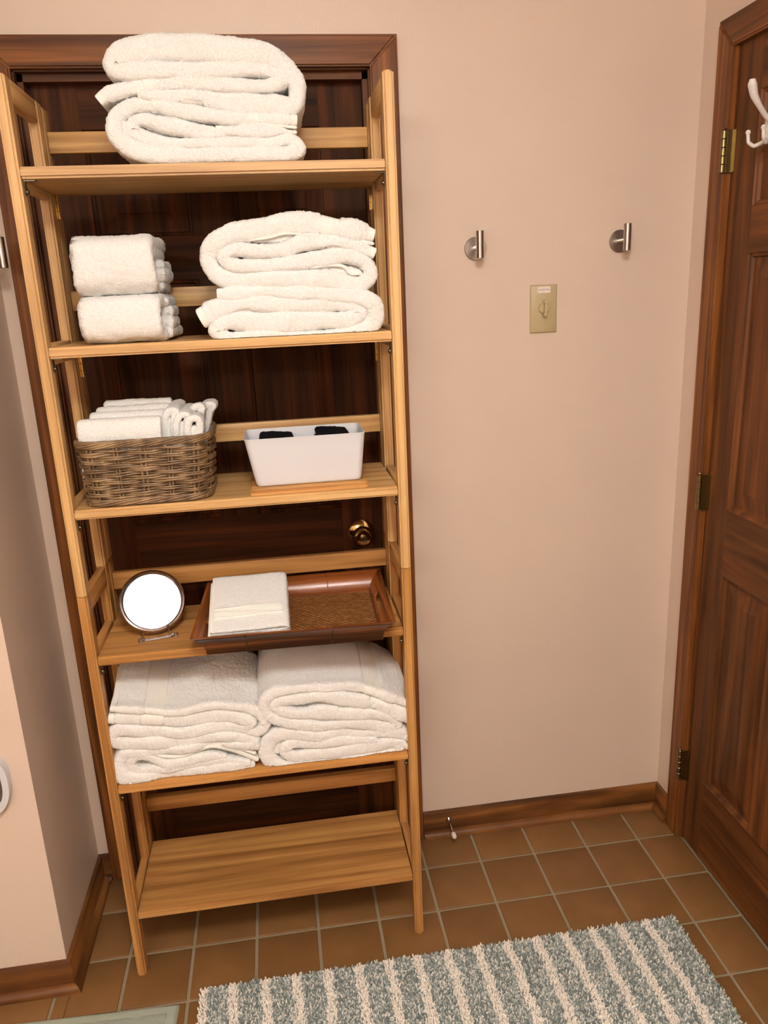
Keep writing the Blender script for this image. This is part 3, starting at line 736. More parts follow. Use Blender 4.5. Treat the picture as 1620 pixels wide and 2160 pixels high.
G1 = 'bath towels folded on the shelves'
towel('A', -0.348, -0.135, 'bath_towel', 'upper of the two thick white bath towels on the top shelf, rounded top', 'towel', G1, 3)
towel('B', -0.348, -0.135, 'bath_towel', 'lower white bath towel on the top shelf, lying directly on the board', 'towel', G1, 13)
towel('C', -0.348, -0.135, 'bath_towel', 'upper white bath towel at the right of the second shelf, hems pointing right', 'towel', G1, 23)
towel('D', -0.348, -0.135, 'bath_towel', 'lower white bath towel at the right of the second shelf, hems sticking out left', 'towel', G1, 33)
towel('G', -0.348, -0.125, 'bath_towel', 'upper left white bath towel on the fifth shelf with a woven band across its top', 'towel', G1, 43)
towel('H', -0.348, -0.135, 'bath_towel', 'lower left white bath towel on the fifth shelf, under the banded one', 'towel', G1, 53)
towel('I', -0.348, -0.125, 'bath_towel', 'upper right white bath towel on the fifth shelf, nearest the right leg, banded top', 'towel', G1, 63)
towel('J', -0.348, -0.135, 'bath_towel', 'lower right white bath towel on the fifth shelf, resting on the board', 'towel', G1, 73)

# two hand towels with their fold towards the room: swept along x instead of depth
def hand_towel(name, label, x0, x1, z0, z1, seed, lobes):
    """path in (y,z) swept along x: local frame a=y, sweep=-x so the rounded 'front' is the right hand end"""
    root = empty(name, ((x0 + x1) / 2, -0.25, z0), label, 'towel', 'hand towels stacked on the second shelf')
    hz = z1 - z0; t = min(hz / 7.2, 0.013)
    M = Matrix(((0, -1, 0, 0), (1, 0, 0, 0), (0, 0, 1, 0), (0, 0, 0, 1)))   # local (a, s, b) -> world (x=-s, y=a, z=b)
    yf = -0.343
    r = hz / 2 - t
    zc = (z0 + z1) / 2
    outer = [(-0.14, z0 + t, t), (-0.22, z0 + t, t), (-0.29, z0 + t, t * 1.03), (yf + t + 0.020, z0 + t + 0.003, t * 1.08), (yf + t + 0.004, zc - hz * 0.24, t * 1.1), (yf + t, zc, t * 1.12),
             (yf + t + 0.003, zc + hz * 0.24, t * 1.1), (yf + t + 0.018, z1 - t - 0.004, t * 1.08), (-0.29, z1 - t, t), (-0.22, z1 - t, t), (-0.14, z1 - t, t)]
    ch = []
    W, F, f0, f1, _, _ = ribbon_arrays(np.array(outer), -x1, -x0, seed, dense=True, edge=0.003, rough=1.25)
    ch.append((W, F, f0, f1))
    build_mesh('terry_layers', ch, TOWEL, root, M)
    # inner folds show as lobes at the right end
    n = len(lobes)
    for i, (zz, tt, dx, yy) in enumerate(lobes):
        P = [(-0.145, zz, tt), (-0.2, zz, tt), (yy + 0.03, zz + 0.001, tt), (yy, zz, tt)]
        W, F, f0, f1, _, _ = ribbon_arrays(np.array(P), -(x1 + dx), -(x0 + 0.006), seed + 7 + i, edge=0.003, rough=1.1)
        build_mesh('inner_fold', [(W, F, f0, f1)], TOWEL, root, M)
    return root
hand_towel('hand_towel', 'upper of two white hand towels at the left of the second shelf', -0.6835, -0.5335, 1.5655, 1.674, 5,
           [(1.644, 0.016, -0.002, -0.29), (1.618, 0.013, 0.007, -0.25), (1.600, 0.015, 0.010, -0.28), (1.580, 0.010, 0.004, -0.27)])
hand_towel('hand_towel', 'lower of two white hand towels at the left, resting on the second shelf', -0.684, -0.5295, 1.4755, 1.565, 6,
           [(1.548, 0.011, 0.006, -0.275), (1.529, 0.011, 0.010, -0.27), (1.508, 0.013, 0.012, -0.285), (1.490, 0.0105, 0.014, -0.295)])

# ------------------------------------------------------------------ wicker basket with its washcloths
BX0, BX1, BY0, BY1, BZ0, BZ1 = -0.728, -0.468, -0.348, -0.150, 1.1575, 1.289
def loop_pts(z, grow=0.0, n=160, rx=0.045):
    """rounded rectangle loop at height z (basket flares upward)"""
    k = (z - BZ0) / (BZ1 - BZ0); e = grow - 0.010 * (1 - k)
    x0, x1, y0, y1 = BX0 - e * 0.8, BX1 + e, BY0 - e * 0.35 - 0.002, BY1 + e
    per = []
    r = rx
    for cx, cy, a0 in ((x1 - r, y1 - r, 0), (x0 + r, y1 - r, 90), (x0 + r, y0 + r, 180), (x1 - r, y0 + r, 270)):
        for k2 in range(0, 91, 10):
            a = math.radians(a0 + k2); per.append((cx + r * math.cos(a), cy + r * math.sin(a)))
    P = np.array(per + [per[0]]); s = np.concatenate([[0], np.cumsum(np.linalg.norm(np.diff(P, axis=0), axis=1))])
    q = np.linspace(0, s[-1], n, endpoint=False)
    X = np.interp(q, s, P[:, 0]); Y = np.interp(q, s, P[:, 1])
    tx = np.roll(X, -1) - np.roll(X, 1); ty = np.roll(Y, -1) - np.roll(Y, 1); L = np.hypot(tx, ty)
    return X, Y, ty / L, -tx / L, q / s[-1]
def wicker():
    m, nt, bs = nodes_of('grey_brown_wicker')
    tc = N(nt, 'ShaderNodeTexCoord'); oi = N(nt, 'ShaderNodeObjectInfo'); nz = N(nt, 'ShaderNodeTexNoise'); nz.inputs['Scale'].default_value = 38; nz.inputs['Detail'].default_value = 4
    nt.links.new(tc.outputs['Object'], nz.inputs['Vector'])
    r = ramp(nt, nz.outputs['Fac'], [(0.3, lin(84, 62, 40)), (0.5, lin(120, 94, 64)), (0.7, lin(152, 124, 90))])
    hs = N(nt, 'ShaderNodeHueSaturation'); q = N(nt, 'ShaderNodeMath', operation='MULTIPLY_ADD'); q.inputs[1].default_value = 0.35; q.inputs[2].default_value = 0.82
    nt.links.new(oi.outputs['Random'], q.inputs[0]); nt.links.new(q.outputs[0], hs.inputs['Value']); nt.links.new(r.outputs[0], hs.inputs['Color'])
    nt.links.new(hs.outputs[0], bs.inputs['Base Color']); bs.inputs['Roughness'].default_value = 0.42
    return m
WICK = wicker()
basket = empty('wicker_basket', ((BX0 + BX1) / 2, (BY0 + BY1) / 2, BZ0), 'grey brown woven wicker basket holding white washcloths at the left of the third shelf', 'basket')
NST = 16
rows_n = 12
for i in range(rows_n):
    z = BZ0 + 0.017 + i * (BZ1 - BZ0 - 0.040) / (rows_n - 1)
    for half in (0, 1):
        X, Y, nx, ny, q = loop_pts(z + half * 0.0042, n=264)
        ph = math.pi * ((i + half) % 2)
        w_ = np.cos(q * NST * math.pi + ph) * 0.0044
        zz = z + half * 0.0040 + 0.0007 * np.sin(q * 34 + i * 1.7 + half) + 0.0005 * np.sin(q * 90 + i)
        pts = [(X[k] + nx[k] * w_[k], Y[k] + ny[k] * w_[k], zz[k]) for k in range(len(X))]
        bm = bmesh.new(); tube_bm(bm, pts, [0.0025 + 0.0005 * math.sin(k * 0.11 + i) for k in range(len(pts))], 6, True)
        finish(bm, 'weaver', WICK, basket, True)
for k in range(NST):
    for d in (-0.0042, 0.0042):
        pts = []
        for z in np.linspace(BZ0 + 0.004, BZ1 - 0.008, 6):
            X, Y, nx, ny, q = loop_pts(z, n=264); j = int(round((k + 0.0) / NST * 264 + d / 0.0033)) % 264
            pts.append((X[j], Y[j], z))
        tube('stake', pts, 0.0026, WICK, basket, 6)
for nm, z, amp, rr, turns, reps in (('rim_strand', BZ1 - 0.006, 0.0048, 0.0027, 4, 8), ('base_strand', BZ0 + 0.0075, 0.0042, 0.0028, 4, 6)):
    for r_ in range(reps):
        X, Y, nx, ny, q = loop_pts(z, grow=0.002, n=300)
        a = q * 2 * math.pi * turns + r_ * 2 * math.pi / reps
        pts = [(X[k] + nx[k] * amp * 0.8 * math.cos(a[k]), Y[k] + ny[k] * amp * 0.8 * math.cos(a[k]), max(z + amp * 1.25 * math.sin(a[k]), BZ0 + rr)) for k in range(len(X))]
        bm = bmesh.new(); tube_bm(bm, pts, rr, 6, True); finish(bm, nm, WICK, basket, True)
box('basket_floor', BX0 + .012, BX1 - .012, BY0 + .012, BY1 - .012, BZ0 + 0.002, BZ0 + 0.008, WICK, basket)

def fold_cloth(name, label, cx, z0, z1, y0, y1, wdt, seed, M=None, group=None, t=0.0052, lean=0.0, mat=None):
    """washcloth folded over: inverted U in (a,b), swept from y0 to y1"""
    P = [(cx - wdt / 2 + t, z0, t), (cx - wdt / 2 + t, (z0 + z1) / 2, t * 1.05), (cx - wdt / 2 + t + lean * .5, z1 - wdt * .6, t * 1.1), (cx - wdt * 0.2 + lean, z1 - t * 1.25, t * 1.1), (cx + wdt * 0.2 + lean, z1 - t * 1.3, t * 1.1),
         (cx + wdt / 2 - t + lean * .5, z1 - wdt * .6, t * 1.1), (cx + wdt / 2 - t, (z0 + z1) / 2, t * 1.05), (cx + wdt / 2 - t, z0, t)]
    ti = max(t, wdt / 2 - 1.9 * t); P2 = [(cx, z0, ti), (cx, (z0 + z1) / 2, ti), (cx + lean * .5, z1 - ti - t * 1.9, ti)]
    ch = []
    for q, pp in enumerate((P, P2)):
        W, F, f0, f1, _, _ = ribbon_arrays(np.array(pp), y0 + q * 0.004, y1, seed + q, dense=(q == 0), edge=0.004, rough=1.0, k_front=11)
        ch.append((W, F, f0, f1))
    ctr = Vector((cx, (y0 + y1) / 2, z0))
    if M is not None: ctr = M @ ctr
    root = empty(name, ctr, label, 'washcloth', group)
    build_mesh('terry_layers', ch, mat or TOWEL, root, M)
    return root
GW_ = 'white washcloths in the wicker basket'
MX = Matrix(((0, -1, 0, 0), (1, 0, 0, 0), (0, 0, 1, 0), (0, 0, 0, 1)))
names4 = ['white washcloth lying along the basket front, nearest of the flat row', 'second white washcloth from the basket front, lying left to right',
          'third white washcloth from the basket front, lying left to right', 'rearmost white washcloth lying left to right against the basket back']
for i, (cy, zt, xa, xb) in enumerate(((-0.306, 1.329, -0.722, -0.560), (-0.264, 1.337, -0.705, -0.556), (-0.224, 1.343, -0.700, -0.552), (-0.187, 1.350, -0.690, -0.552))):
    fold_cloth('washcloth', names4[i], cy, 1.215, zt, -xb, -xa, 0.042 if i == 0 else 0.036, 81 + 3 * i, MX, GW_, 0.0065)
names5 = ['leftmost of the white washcloths standing on edge at the basket right end, tallest', 'second from the left of the white washcloths standing on edge in the basket',
          'middle standing white washcloth in the basket, with an open loop facing out', 'fourth standing white washcloth in the basket, right of the open loop', 'rightmost standing white washcloth, leaning over the basket rim']
for i, (cx, zt, yy, ln, wd_) in enumerate(((-0.549, 1.343, -0.300, 0.012, 0.034), (-0.524, 1.335, -0.312, 0.010, 0.034), (-0.4985, 1.327, -0.324, 0.005, 0.038), (-0.4975, 1.342, -0.258, 0.014, 0.036), (-0.4865, 1.334, -0.220, 0.022, 0.034))):
    if i < 3: fold_cloth('washcloth', names5[i], cx, 1.215, zt, yy, -0.262 if i == 2 else -0.17, wd_, 101 + 3 * i, None, GW_, 0.0072, ln)
    elif i == 3: fold_cloth('washcloth', names5[i], cx - .006, 1.215, zt, yy, -0.221, wd_, 101 + 3 * i, None, GW_, 0.0072, ln)
    else: fold_cloth('washcloth', names5[i], cx - .004, 1.215, zt + .006, yy, -0.165, wd_, 101 + 3 * i, None, GW_, 0.0072, ln)

# ------------------------------------------------------------------ white plastic box on its bamboo lid
bz = TIERS[2] + 0.0005
lid = empty('bamboo_lid', (-0.272, -0.268, bz), 'thin bamboo board with stepped edge lying under the white box', 'board')
def rrect(x0, x1, y0, y1, r, n=6):
    out = []
    for cx, cy, a0 in ((x1 - r, y1 - r, 0), (x0 + r, y1 - r, 90), (x0 + r, y0 + r, 180), (x1 - r, y0 + r, 270)):
        for k in range(n + 1):
            a = math.radians(a0 + 90 * k / n); out.append((cx + r * math.cos(a), cy + r * math.sin(a)))
    return out
def loft(name, rings, mat, parent, cap0=True, cap1=True, ang=35):
    bm = bmesh.new(); R_ = [[bm.verts.new(p) for p in ring] for ring in rings]
    n = len(R_[0])
    for a, b in zip(R_, R_[1:]):
        for k in range(n): bm.faces.new((a[k], a[(k + 1) % n], b[(k + 1) % n], b[k]))
    if cap0: bm.faces.new(R_[0])
    if cap1: bm.faces.new(R_[-1])
    return auto_smooth(finish(bm, name, mat, parent), ang)
def zr(pts, z): return [(a, b, z) for a, b in pts]
loft('base_plate', [zr(rrect(-0.396, -0.147, -0.347, -0.192, 0.012), bz), zr(rrect(-0.3965, -0.1465, -0.3475, -0.1915, 0.012), bz + .001), zr(rrect(-0.3965, -0.1465, -0.3475, -0.1915, 0.012), bz + .0055), zr(rrect(-0.395, -0.148, -0.346, -0.193, 0.012), bz + .0065)], wood('board', 'x'), lid)
loft('raised_step', [zr(rrect(-0.3925, -0.1505, -0.3435, -0.1955, 0.011), bz + .0063), zr(rrect(-0.3925, -0.1505, -0.3435, -0.1955, 0.011), bz + .010), zr(rrect(-0.391, -0.152, -0.342, -0.197, 0.011), bz + .0112)], wood('board', 'x'), lid)
pz = bz + 0.0118
bin_ = empty('storage_box', (-0.272, -0.265, pz), 'white tapered plastic storage box holding two black cloths on the third shelf', 'box')
def bx(k, ins=0.0):     # k 0 bottom .. 1 top
    x0, x1 = -0.381 - 0.0175 * k + ins, -0.1600 + 0.0105 * k - ins
    y0, y1 = -0.3255 - 0.0105 * k + ins, -0.2080 + 0.0060 * k - ins
    return x0, x1, y0, y1
HB = 0.1025
rings = []
for k, ins, r, dz in [(0, .007, .006, 0), (0, .003, .010, .001), (0, .0005, .013, .004), (.04, 0, .014, .0075)] + [(t_, 0, .014, None) for t_ in (.25, .5, .75, .97)] + [(1, -.0006, .0145, None)]:
    z = pz + (HB * k if dz is None else dz); rings.append(zr(rrect(*bx(k, ins), r, 8), z))
rings.append(zr(rrect(*bx(1, .0008), .0135, 8), pz + HB + .0008))
rings.append(zr(rrect(*bx(1, .0022), .012, 8), pz + HB))
for k in (.75, .5, .25, .05): rings.append(zr(rrect(*bx(k, .0022), .012, 8), pz + HB * k))
loft('box_shell', rings, WHITEPL, bin_, ang=50)
def pad(name, label, x0, x1, y0, y1, z0, z1, seed, mat, tilt, layers=3, group=None):
    root = empty(name, ((x0 + x1) / 2, (y0 + y1) / 2, z0), label, 'washcloth', group)
    ch = []; t = (z1 - z0) / layers / 2
    for i in range(layers):
        zc = z0 + t + i * 2 * t; P = [(x0 + t + .002 * i, zc, t), ((x0 + x1) / 2, zc + .001, t * 1.05), (x1 - t, zc, t)]
        W, F, f0, f1, _, _ = ribbon_arrays(np.array(P), y0, y1, seed + i, dense=(i == layers - 1), edge=.002)
        ch.append((W, F, f0, f1))
    M = Matrix.Translation(((x0 + x1) / 2, 0, z1)) @ Matrix.Rotation(tilt, 4, 'Y') @ Matrix.Translation((-(x0 + x1) / 2, 0, -z1))
    build_mesh('terry_layers', ch, mat, root, M); return root
GB = 'black cloths in the white box'
pad('washcloth', 'left of the two folded black cloths in the white plastic box', -0.381, -0.288, -0.322, -0.216, 1.205, 1.266, 201, BLACKCLOTH, 0.05, 4, GB)
pad('washcloth', 'right of the two folded black cloths in the white plastic box', -0.262, -0.170, -0.322, -0.216, 1.208, 1.270, 211, BLACKCLOTH, 0.07, 4, GB)

# ------------------------------------------------------------------ bamboo tray with rattan floor
tz = TIERS[3] + 0.0006
tray = empty('serving_tray', (-0.32, -0.26, tz), 'brown bamboo serving tray with flared sides and woven rattan floor on the fourth shelf', 'tray')
TRM = Matrix.Translation((-0.322, -0.262, tz)) @ Matrix.Rotation(math.radians(-2.0), 4, 'Z')
BWx, BWy, RWx, RWy, TH = 0.186, 0.138, 0.2125, 0.166, 0.050
def flare(t_):      # 0 bottom .. 1 rim : concave sweep outwards
    return t_ ** 2.2
def side(name, along, sgn, mat, thick=0.006):
    """a side whose section curves outwards; mitred at the corners"""
    rings = []; n = 10
    prof = []
    for i in range(n + 1):
        t_ = i / n; f = flare(t_); prof.append((f, t_ * TH))
    secs = [(f, z, 0.0) for f, z in prof] + [(f, z, thick) for f, z in reversed(prof)]
    bm = bmesh.new(); ends = []
    for e in (-1, 1):
        vs = []
        for f, z, ins in secs:
            hx = BWx + (RWx - BWx) * f - ins; hy = BWy + (RWy - BWy) * f - ins
            p = (e * hx, sgn * hy, z) if along == 'x' else (sgn * hx, e * hy, z)
            vs.append(bm.verts.new(TRM @ Vector(p)))
        ends.append(vs)
    m_ = len(secs)
    for k in range(m_): bm.faces.new((ends[0][k], ends[1][k], ends[1][(k + 1) % m_], ends[0][(k + 1) % m_]))
    bm.faces.new(ends[0]); bm.faces.new(list(reversed(ends[1])))
    return auto_smooth(finish(bm, name, mat, tray), 35)
side('long_side', 'x', -1, wood('bamboo', 'x')); side('long_side', 'x', 1, wood('bamboo', 'x'))
def outer_skin(sgn):  # dark brown skin, its colour also carries the shade of the concave side
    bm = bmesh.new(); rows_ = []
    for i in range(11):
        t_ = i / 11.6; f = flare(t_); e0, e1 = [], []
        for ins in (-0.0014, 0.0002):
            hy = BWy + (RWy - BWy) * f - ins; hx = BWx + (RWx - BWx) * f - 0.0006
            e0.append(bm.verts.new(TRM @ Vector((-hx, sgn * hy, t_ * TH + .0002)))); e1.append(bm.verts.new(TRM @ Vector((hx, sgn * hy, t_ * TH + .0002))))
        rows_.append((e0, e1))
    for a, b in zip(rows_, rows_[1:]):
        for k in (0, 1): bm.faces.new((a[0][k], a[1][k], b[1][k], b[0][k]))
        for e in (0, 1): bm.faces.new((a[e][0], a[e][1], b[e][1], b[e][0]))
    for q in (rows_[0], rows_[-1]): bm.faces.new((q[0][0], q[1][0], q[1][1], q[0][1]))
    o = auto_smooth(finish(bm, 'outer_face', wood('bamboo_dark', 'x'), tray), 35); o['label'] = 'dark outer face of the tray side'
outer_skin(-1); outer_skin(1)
# end panels with handle slots: built as strips around the slot
def end_panel(sgn):
    bm = bmesh.new(); thick = 0.006
    def pt(u, t_, ins):
        f = flare(t_); hx = BWx + (RWx - BWx) * f - ins; hy = (BWy + (RWy - BWy) * f) - ins
        return TRM @ Vector((sgn * hx, u * hy, t_ * TH))
    us = [-1, -.6, -.36, -.33, 0, .33, .36, .6, 1]; ts = [0, .2, .38, .45, .6, .72, .8, .9, 1]
    hole = lambda i, j: (us[i] >= -.36 and us[i + 1] <= .36 and ts[j] >= .38 and ts[j + 1] <= .8) and not ((us[i] == -.36 or us[i + 1] == .36) and (ts[j] == .38 or ts[j + 1] == .8))
    V_ = {(i, j, k): bm.verts.new(pt(us[i], ts[j], thick * k)) for i in range(9) for j in range(9) for k in (0, 1)}
    for i in range(8):
        for j in range(8):
            if hole(i, j): continue
            for k in (0, 1): bm.faces.new((V_[i, j, k], V_[i + 1, j, k], V_[i + 1, j + 1, k], V_[i, j + 1, k]))
    for e in [e for e in bm.edges if len(e.link_faces) == 1 and True]:
        pass
    def wallq(a, b): 
        try: bm.faces.new((V_[a + (0,)], V_[b + (0,)], V_[b + (1,)], V_[a + (1,)]))
        except ValueError: pass
    for i in range(8):
        for j in range(9):
            up = j < 8 and not hole(i, j); dn = j > 0 and not hole(i, j - 1)
            if up != dn: wallq((i, j), (i + 1, j))
    for i in range(9):
        for j in range(8):
            rt = i < 8 and not hole(i, j); lf = i > 0 and not hole(i - 1, j)
            if rt != lf: wallq((i, j), (i, j + 1))
    return auto_smooth(finish(bm, 'end_panel', wood('bamboo', 'y'), tray), 35)
end_panel(-1); end_panel(1)
for sx in (-0.105, 0.075):      # bamboo nodes on the long sides
    for sy, ins in ((-1, -0.0020), (1, 0.0062)):
        pts = [TRM @ Vector((sx + 0.004 * math.sin(t_ * 3), sy * (BWy + (RWy - BWy) * flare(t_) - ins), t_ * TH)) for t_ in np.linspace(.06, .97, 9)]
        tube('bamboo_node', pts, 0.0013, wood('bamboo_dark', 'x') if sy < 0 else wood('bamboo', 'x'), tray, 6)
def rattan():
    m, nt, bs = nodes_of('woven_rattan')
    tc = N(nt, 'ShaderNodeTexCoord'); br = N(nt, 'ShaderNodeTexBrick'); br.inputs['Scale'].default_value = 1
    mp = N(nt, 'ShaderNodeMapping'); mp.inputs['Scale'].default_value = (1, 1, 1); nt.links.new(tc.outputs['Object'], mp.inputs[0]); nt.links.new(mp.outputs[0], br.inputs[0])
    br.inputs['Brick Width'].default_value = 0.011; br.inputs['Row Height'].default_value = 0.0042; br.inputs['Mortar Size'].default_value = 0.0007; br.inputs['Mortar Smooth'].default_value = 0.6
    br.inputs['Color1'].default_value = lin(184, 128, 66); br.inputs['Color2'].default_value = lin(142, 88, 40); br.inputs['Mortar'].default_value = lin(52, 26, 9)
    nt.links.new(br.outputs[0], bs.inputs['Base Color']); bs.inputs['Roughness'].default_value = 0.5
    inv = N(nt, 'ShaderNodeMath', operation='SUBTRACT'); inv.inputs[0].default_value = 1; nt.links.new(br.outputs['Fac'], inv.inputs[1])
    bump(nt, bs, inv.outputs[0], 1.0, 0.002); return m
bm = bmesh.new(); nx_, ny_ = 120, 90; HX, HY = BWx - 0.005, BWy - 0.005
VV = np.array([[-HX + 2 * HX * i / nx_, -HY + 2 * HY * j / ny_, 0.0048 + 0.0007 * math.sin(i * math.pi * .5 + (j % 2) * math.pi) * 1.0] for j in range(ny_ + 1) for i in range(nx_ + 1)])
R3 = np.array(TRM.to_3x3()); VV = VV @ R3.T + np.array(TRM.translation)
FF = np.array([[j * (nx_ + 1) + i, j * (nx_ + 1) + i + 1, (j + 1) * (nx_ + 1) + i + 1, (j + 1) * (nx_ + 1) + i] for j in range(ny_) for i in range(nx_)])
bm.free(); mesh_from('rattan_floor', VV, FF, rattan(), tray)
bm = bmesh.new(); add_box(bm, -BWx + .002, BWx - .002, -BWy + .002, BWy - .002, 0.0003, 0.0035); bmesh.ops.transform(bm, matrix=TRM, verts=bm.verts); finish(bm, 'base_board', wood('bamboo', 'x'), tray)

# three washcloths propped on the tray's back side
def flat_cloth(label, k, seed):
    """folded square, hems on the left, fold on the right; local x width, y depth (0 = front), z thickness"""
    wdt, dep, t = 0.171 - 0.002 * (k == 2), 0.176, 0.0036
    z0 = k * 0.0148; ox = (-0.002, 0.000, 0.005)[k]; oy = (-0.004, -0.002, 0.0)[k]
    P = [(-wdt / 2 + ox, z0 + 3.1 * t, t), (0, z0 + 3.1 * t, t * 1.05), (wdt / 2 - 2 * t, z0 + 3.0 * t, t), (wdt / 2 - t * .8, z0 + 2 * t, t), (wdt / 2 - 2 * t, z0 + t, t), (0, z0 + t, t), (-wdt / 2 + ox, z0 + t, t)]
    W, F, f0, f1, C, s = ribbon_arrays(np.array(P), oy, dep + oy * 2, seed, dense=True, edge=0.0015, rough=0.8, wob=0.45, k_front=9)
    M = Matrix.Translation((-0.4215, -0.3735, 0.8405)) @ Matrix.Rotation(math.radians(-0.5), 4, 'Z') @ Matrix.Rotation(math.radians(20.5), 4, 'X')
    root = empty('washcloth', M @ Vector((0, 0.08, z0)), label, 'washcloth', 'washcloths stacked on the tray')
    build_mesh('terry_layers', [(W, F, f0, f1)], TOWEL, root, M)
    Q = [(-wdt / 2 + ox - .001, z0 + 3.1 * t, t * .95), (-wdt / 2 + ox + 0.006, z0 + 3.1 * t, t * 1.1)]
    W, F, f0, f1, _, _ = ribbon_arrays(np.array(Q), oy + .001, dep - .001, seed, rough=0.1, ds=.001, edge=0, k_front=7, wob=.2, taper=False)
    build_mesh('hem', [(W, F, f0, f1)], HEM, root, M)
    if k == 2:
        bm = bmesh.new()
        for r_ in range(9):
            y_ = 0.040 + r_ * 0.0034
            pts = [M @ Vector((xx, y_ - 0.010 * (xx / wdt + .5) * 0 + .0015 * math.sin(xx * 22), z0 + 4.1 * t + .0013 + .0008 * math.sin(xx * 40 + r_))) for xx in np.linspace(-wdt / 2 + .009, wdt / 2 - .010, 24)]
            tube_bm(bm, pts, 0.0021 if r_ not in (0, 8) else 0.0026, 6)
        finish(bm, 'woven_band', HEM, root, True)
    return root
for k, lb in enumerate(('bottom white washcloth of the stack of three on the bamboo tray', 'middle white washcloth of the stack of three on the bamboo tray', 'top white washcloth on the bamboo tray, with a woven band near its front edge')):
    flat_cloth(lb, k, 301 + 5 * k)

# ------------------------------------------------------------------ vanity mirror
mir = empty('vanity_mirror', (-0.629, -0.27, TIERS[3]), 'round chrome rimmed vanity mirror on a clear stand, leaning back on the fourth shelf', 'mirror')
MC = Vector((-0.637, -0.238, 0.9050))
nd = Vector((0.225, -1.0, 0.655)).normalized()        # facing direction
zax = -nd; xax = Vector((0, 0, 1)).cross(zax); xax = -xax; xax.normalize(); yax = zax.cross(xax)
MM = Matrix.Translation(MC) @ Matrix((( xax.x, yax.x, zax.x, 0), (xax.y, yax.y, zax.y, 0), (xax.z, yax.z, zax.z, 0), (0, 0, 0, 1)))
MIRR = plain('mirror_silver', lin(146, 160, 170), 0.02, 1.0, nscale=5)
def placed(o): o.data.transform(MM); return o
placed(lathe('rim', [(0.0615, 0.002), (0.0625, -0.004), (0.0655, -0.0065), (0.069, -0.0055), (0.0715, -0.001), (0.0725, 0.003), (0.0715, 0.007), (0.068, 0.009), (0, 0.009), (0, 0.004), (0.0615, 0.004)], plain('satin_nickel', lin(168, 156, 152), 0.2, 1.0), mir, (0, 0, 0), 'z', 64))
placed(lathe('mirror_glass', [(0, 0.0), (0.0622, 0.0), (0.0622, 0.003), (0, 0.003)], MIRR, mir, (0, 0, 0), 'z', 64))
gm, gnt, gbs = nodes_of('clear_acrylic'); gbs.inputs['Transmission Weight'].default_value = 1.0; gbs.inputs['Roughness'].default_value = 0.03; gbs.inputs['IOR'].default_value = 1.47
sy_, sz_ = -0.293, TIERS[3] + 0.0055
tube('stand_bar', [(-0.659, -0.299, sz_), (-0.64, -0.2955, sz_), (-0.609, -0.2885, sz_), (-0.590, -0.285, sz_)], 0.0032, gm, mir, 10)
for q in ((-0.661, -0.300), (-0.588, -0.2845)):
    lathe('stand_ball', [(0.0004, -0.0058), (0.003, -0.0050), (0.0052, -0.003), (0.0060, 0), (0.0052, 0.003), (0.003, 0.0050), (0.0004, 0.0058)], gm, mir, (q[0], q[1], sz_ + .0006), 'z', 16)
for sx, ex in ((-0.655, -0.662), (-0.594, -0.606)):
    tube('stand_arm', [(sx, -0.297 + (sx + .655) * .2, sz_), ((sx + ex) / 2, -0.286, sz_ + 0.008), (ex, -0.268, sz_ + 0.018)], 0.0026, gm, mir, 8)
tube('stand_prop', [(-0.640, -0.262, sz_ + .014), (-0.634, -0.21, sz_ + 0.004), (-0.632, -0.175, sz_ - 0.002)], 0.0026, gm, mir, 8)

# ------------------------------------------------------------------ steel robe hooks
def robe_hook(label, base, d, up=Vector((0, 0, 1))):
    """base = centre of the rose on the wall, d = direction into the room"""
    base = Vector(base); d = Vector(d)
    r = empty('robe_hook', base, label, 'hook', 'brushed steel robe hooks')
    rot = d.to_track_quat('Z', 'Y').to_matrix().to_4x4(); M = Matrix.Translation(base) @ rot
    def lz(nm, prof, par=r, MM_=M, n=40):
        o = lathe(nm, prof, STEEL, par, (0, 0, 0), 'z', n); o.data.transform(MM_); return o
    lz('rose', [(0, 0.0003), (0.0262, 0.0003), (0.0268, 0.001), (0.0268, 0.0045), (0.026, 0.0052), (0, 0.0062)])
    lz('arm', [(0, 0.005), (0.0065, 0.005), (0.0065, 0.040), (0, 0.040)], n=20)
    Mb = Matrix.Translation(base + d * 0.045 + Vector((0, 0, -0.0245)))
    lz('peg', [(0, 0), (0.0085, 0), (0.0092, 0.0006), (0.0092, 0.0614), (0.0085, 0.062), (0, 0.062)], MM_=Mb, n=28)
    return r
robe_hook('left of the two brushed steel robe hooks on the open back wall', (0.176, 0, 1.640), (0, -1, 0))
robe_hook('right brushed steel robe hook on the back wall, nearest the corner', (0.541, 0, 1.645), (0, -1, 0))
robe_hook('steel robe hook on the left side wall, half cut off by the picture edge', (XL, -0.106, 1.656), (1, 0, 0))

# ------------------------------------------------------------------ fan timer
tp = empty('timer_switch', (0.348, 0, 1.492), 'almond wall plate with a twist timer knob and a small white label', 'switch')
bm = bmesh.new()
pl = [(-0.0345, -0.058, 0, 0.0), (0.0345, 0.058, 0, 0)]
R1 = [(-0.0345, -0.058), (0.0345, -0.058), (0.0345, 0.058), (-0.0345, 0.058)]
def rr_xz(ins, y): return [(0.348 + math.copysign(abs(a) - ins, a), y, 1.492 + math.copysign(abs(b) - ins, b)) for a, b in R1]
loft('cover_plate', [rr_xz(0, -0.0004), rr_xz(0, -0.0025), rr_xz(0.0022, -0.0055), rr_xz(0.003, -0.006)], IVORY, tp)
kc = (0.348, 1.494)
kb = lathe('timer_knob', [(0, -0.0055), (0.0135, -0.0055), (0.0135, -0.0095), (0.0125, -0.0115), (0.0, -0.012)], IVORY, tp, (kc[0], 0, kc[1]), 'y', 32)
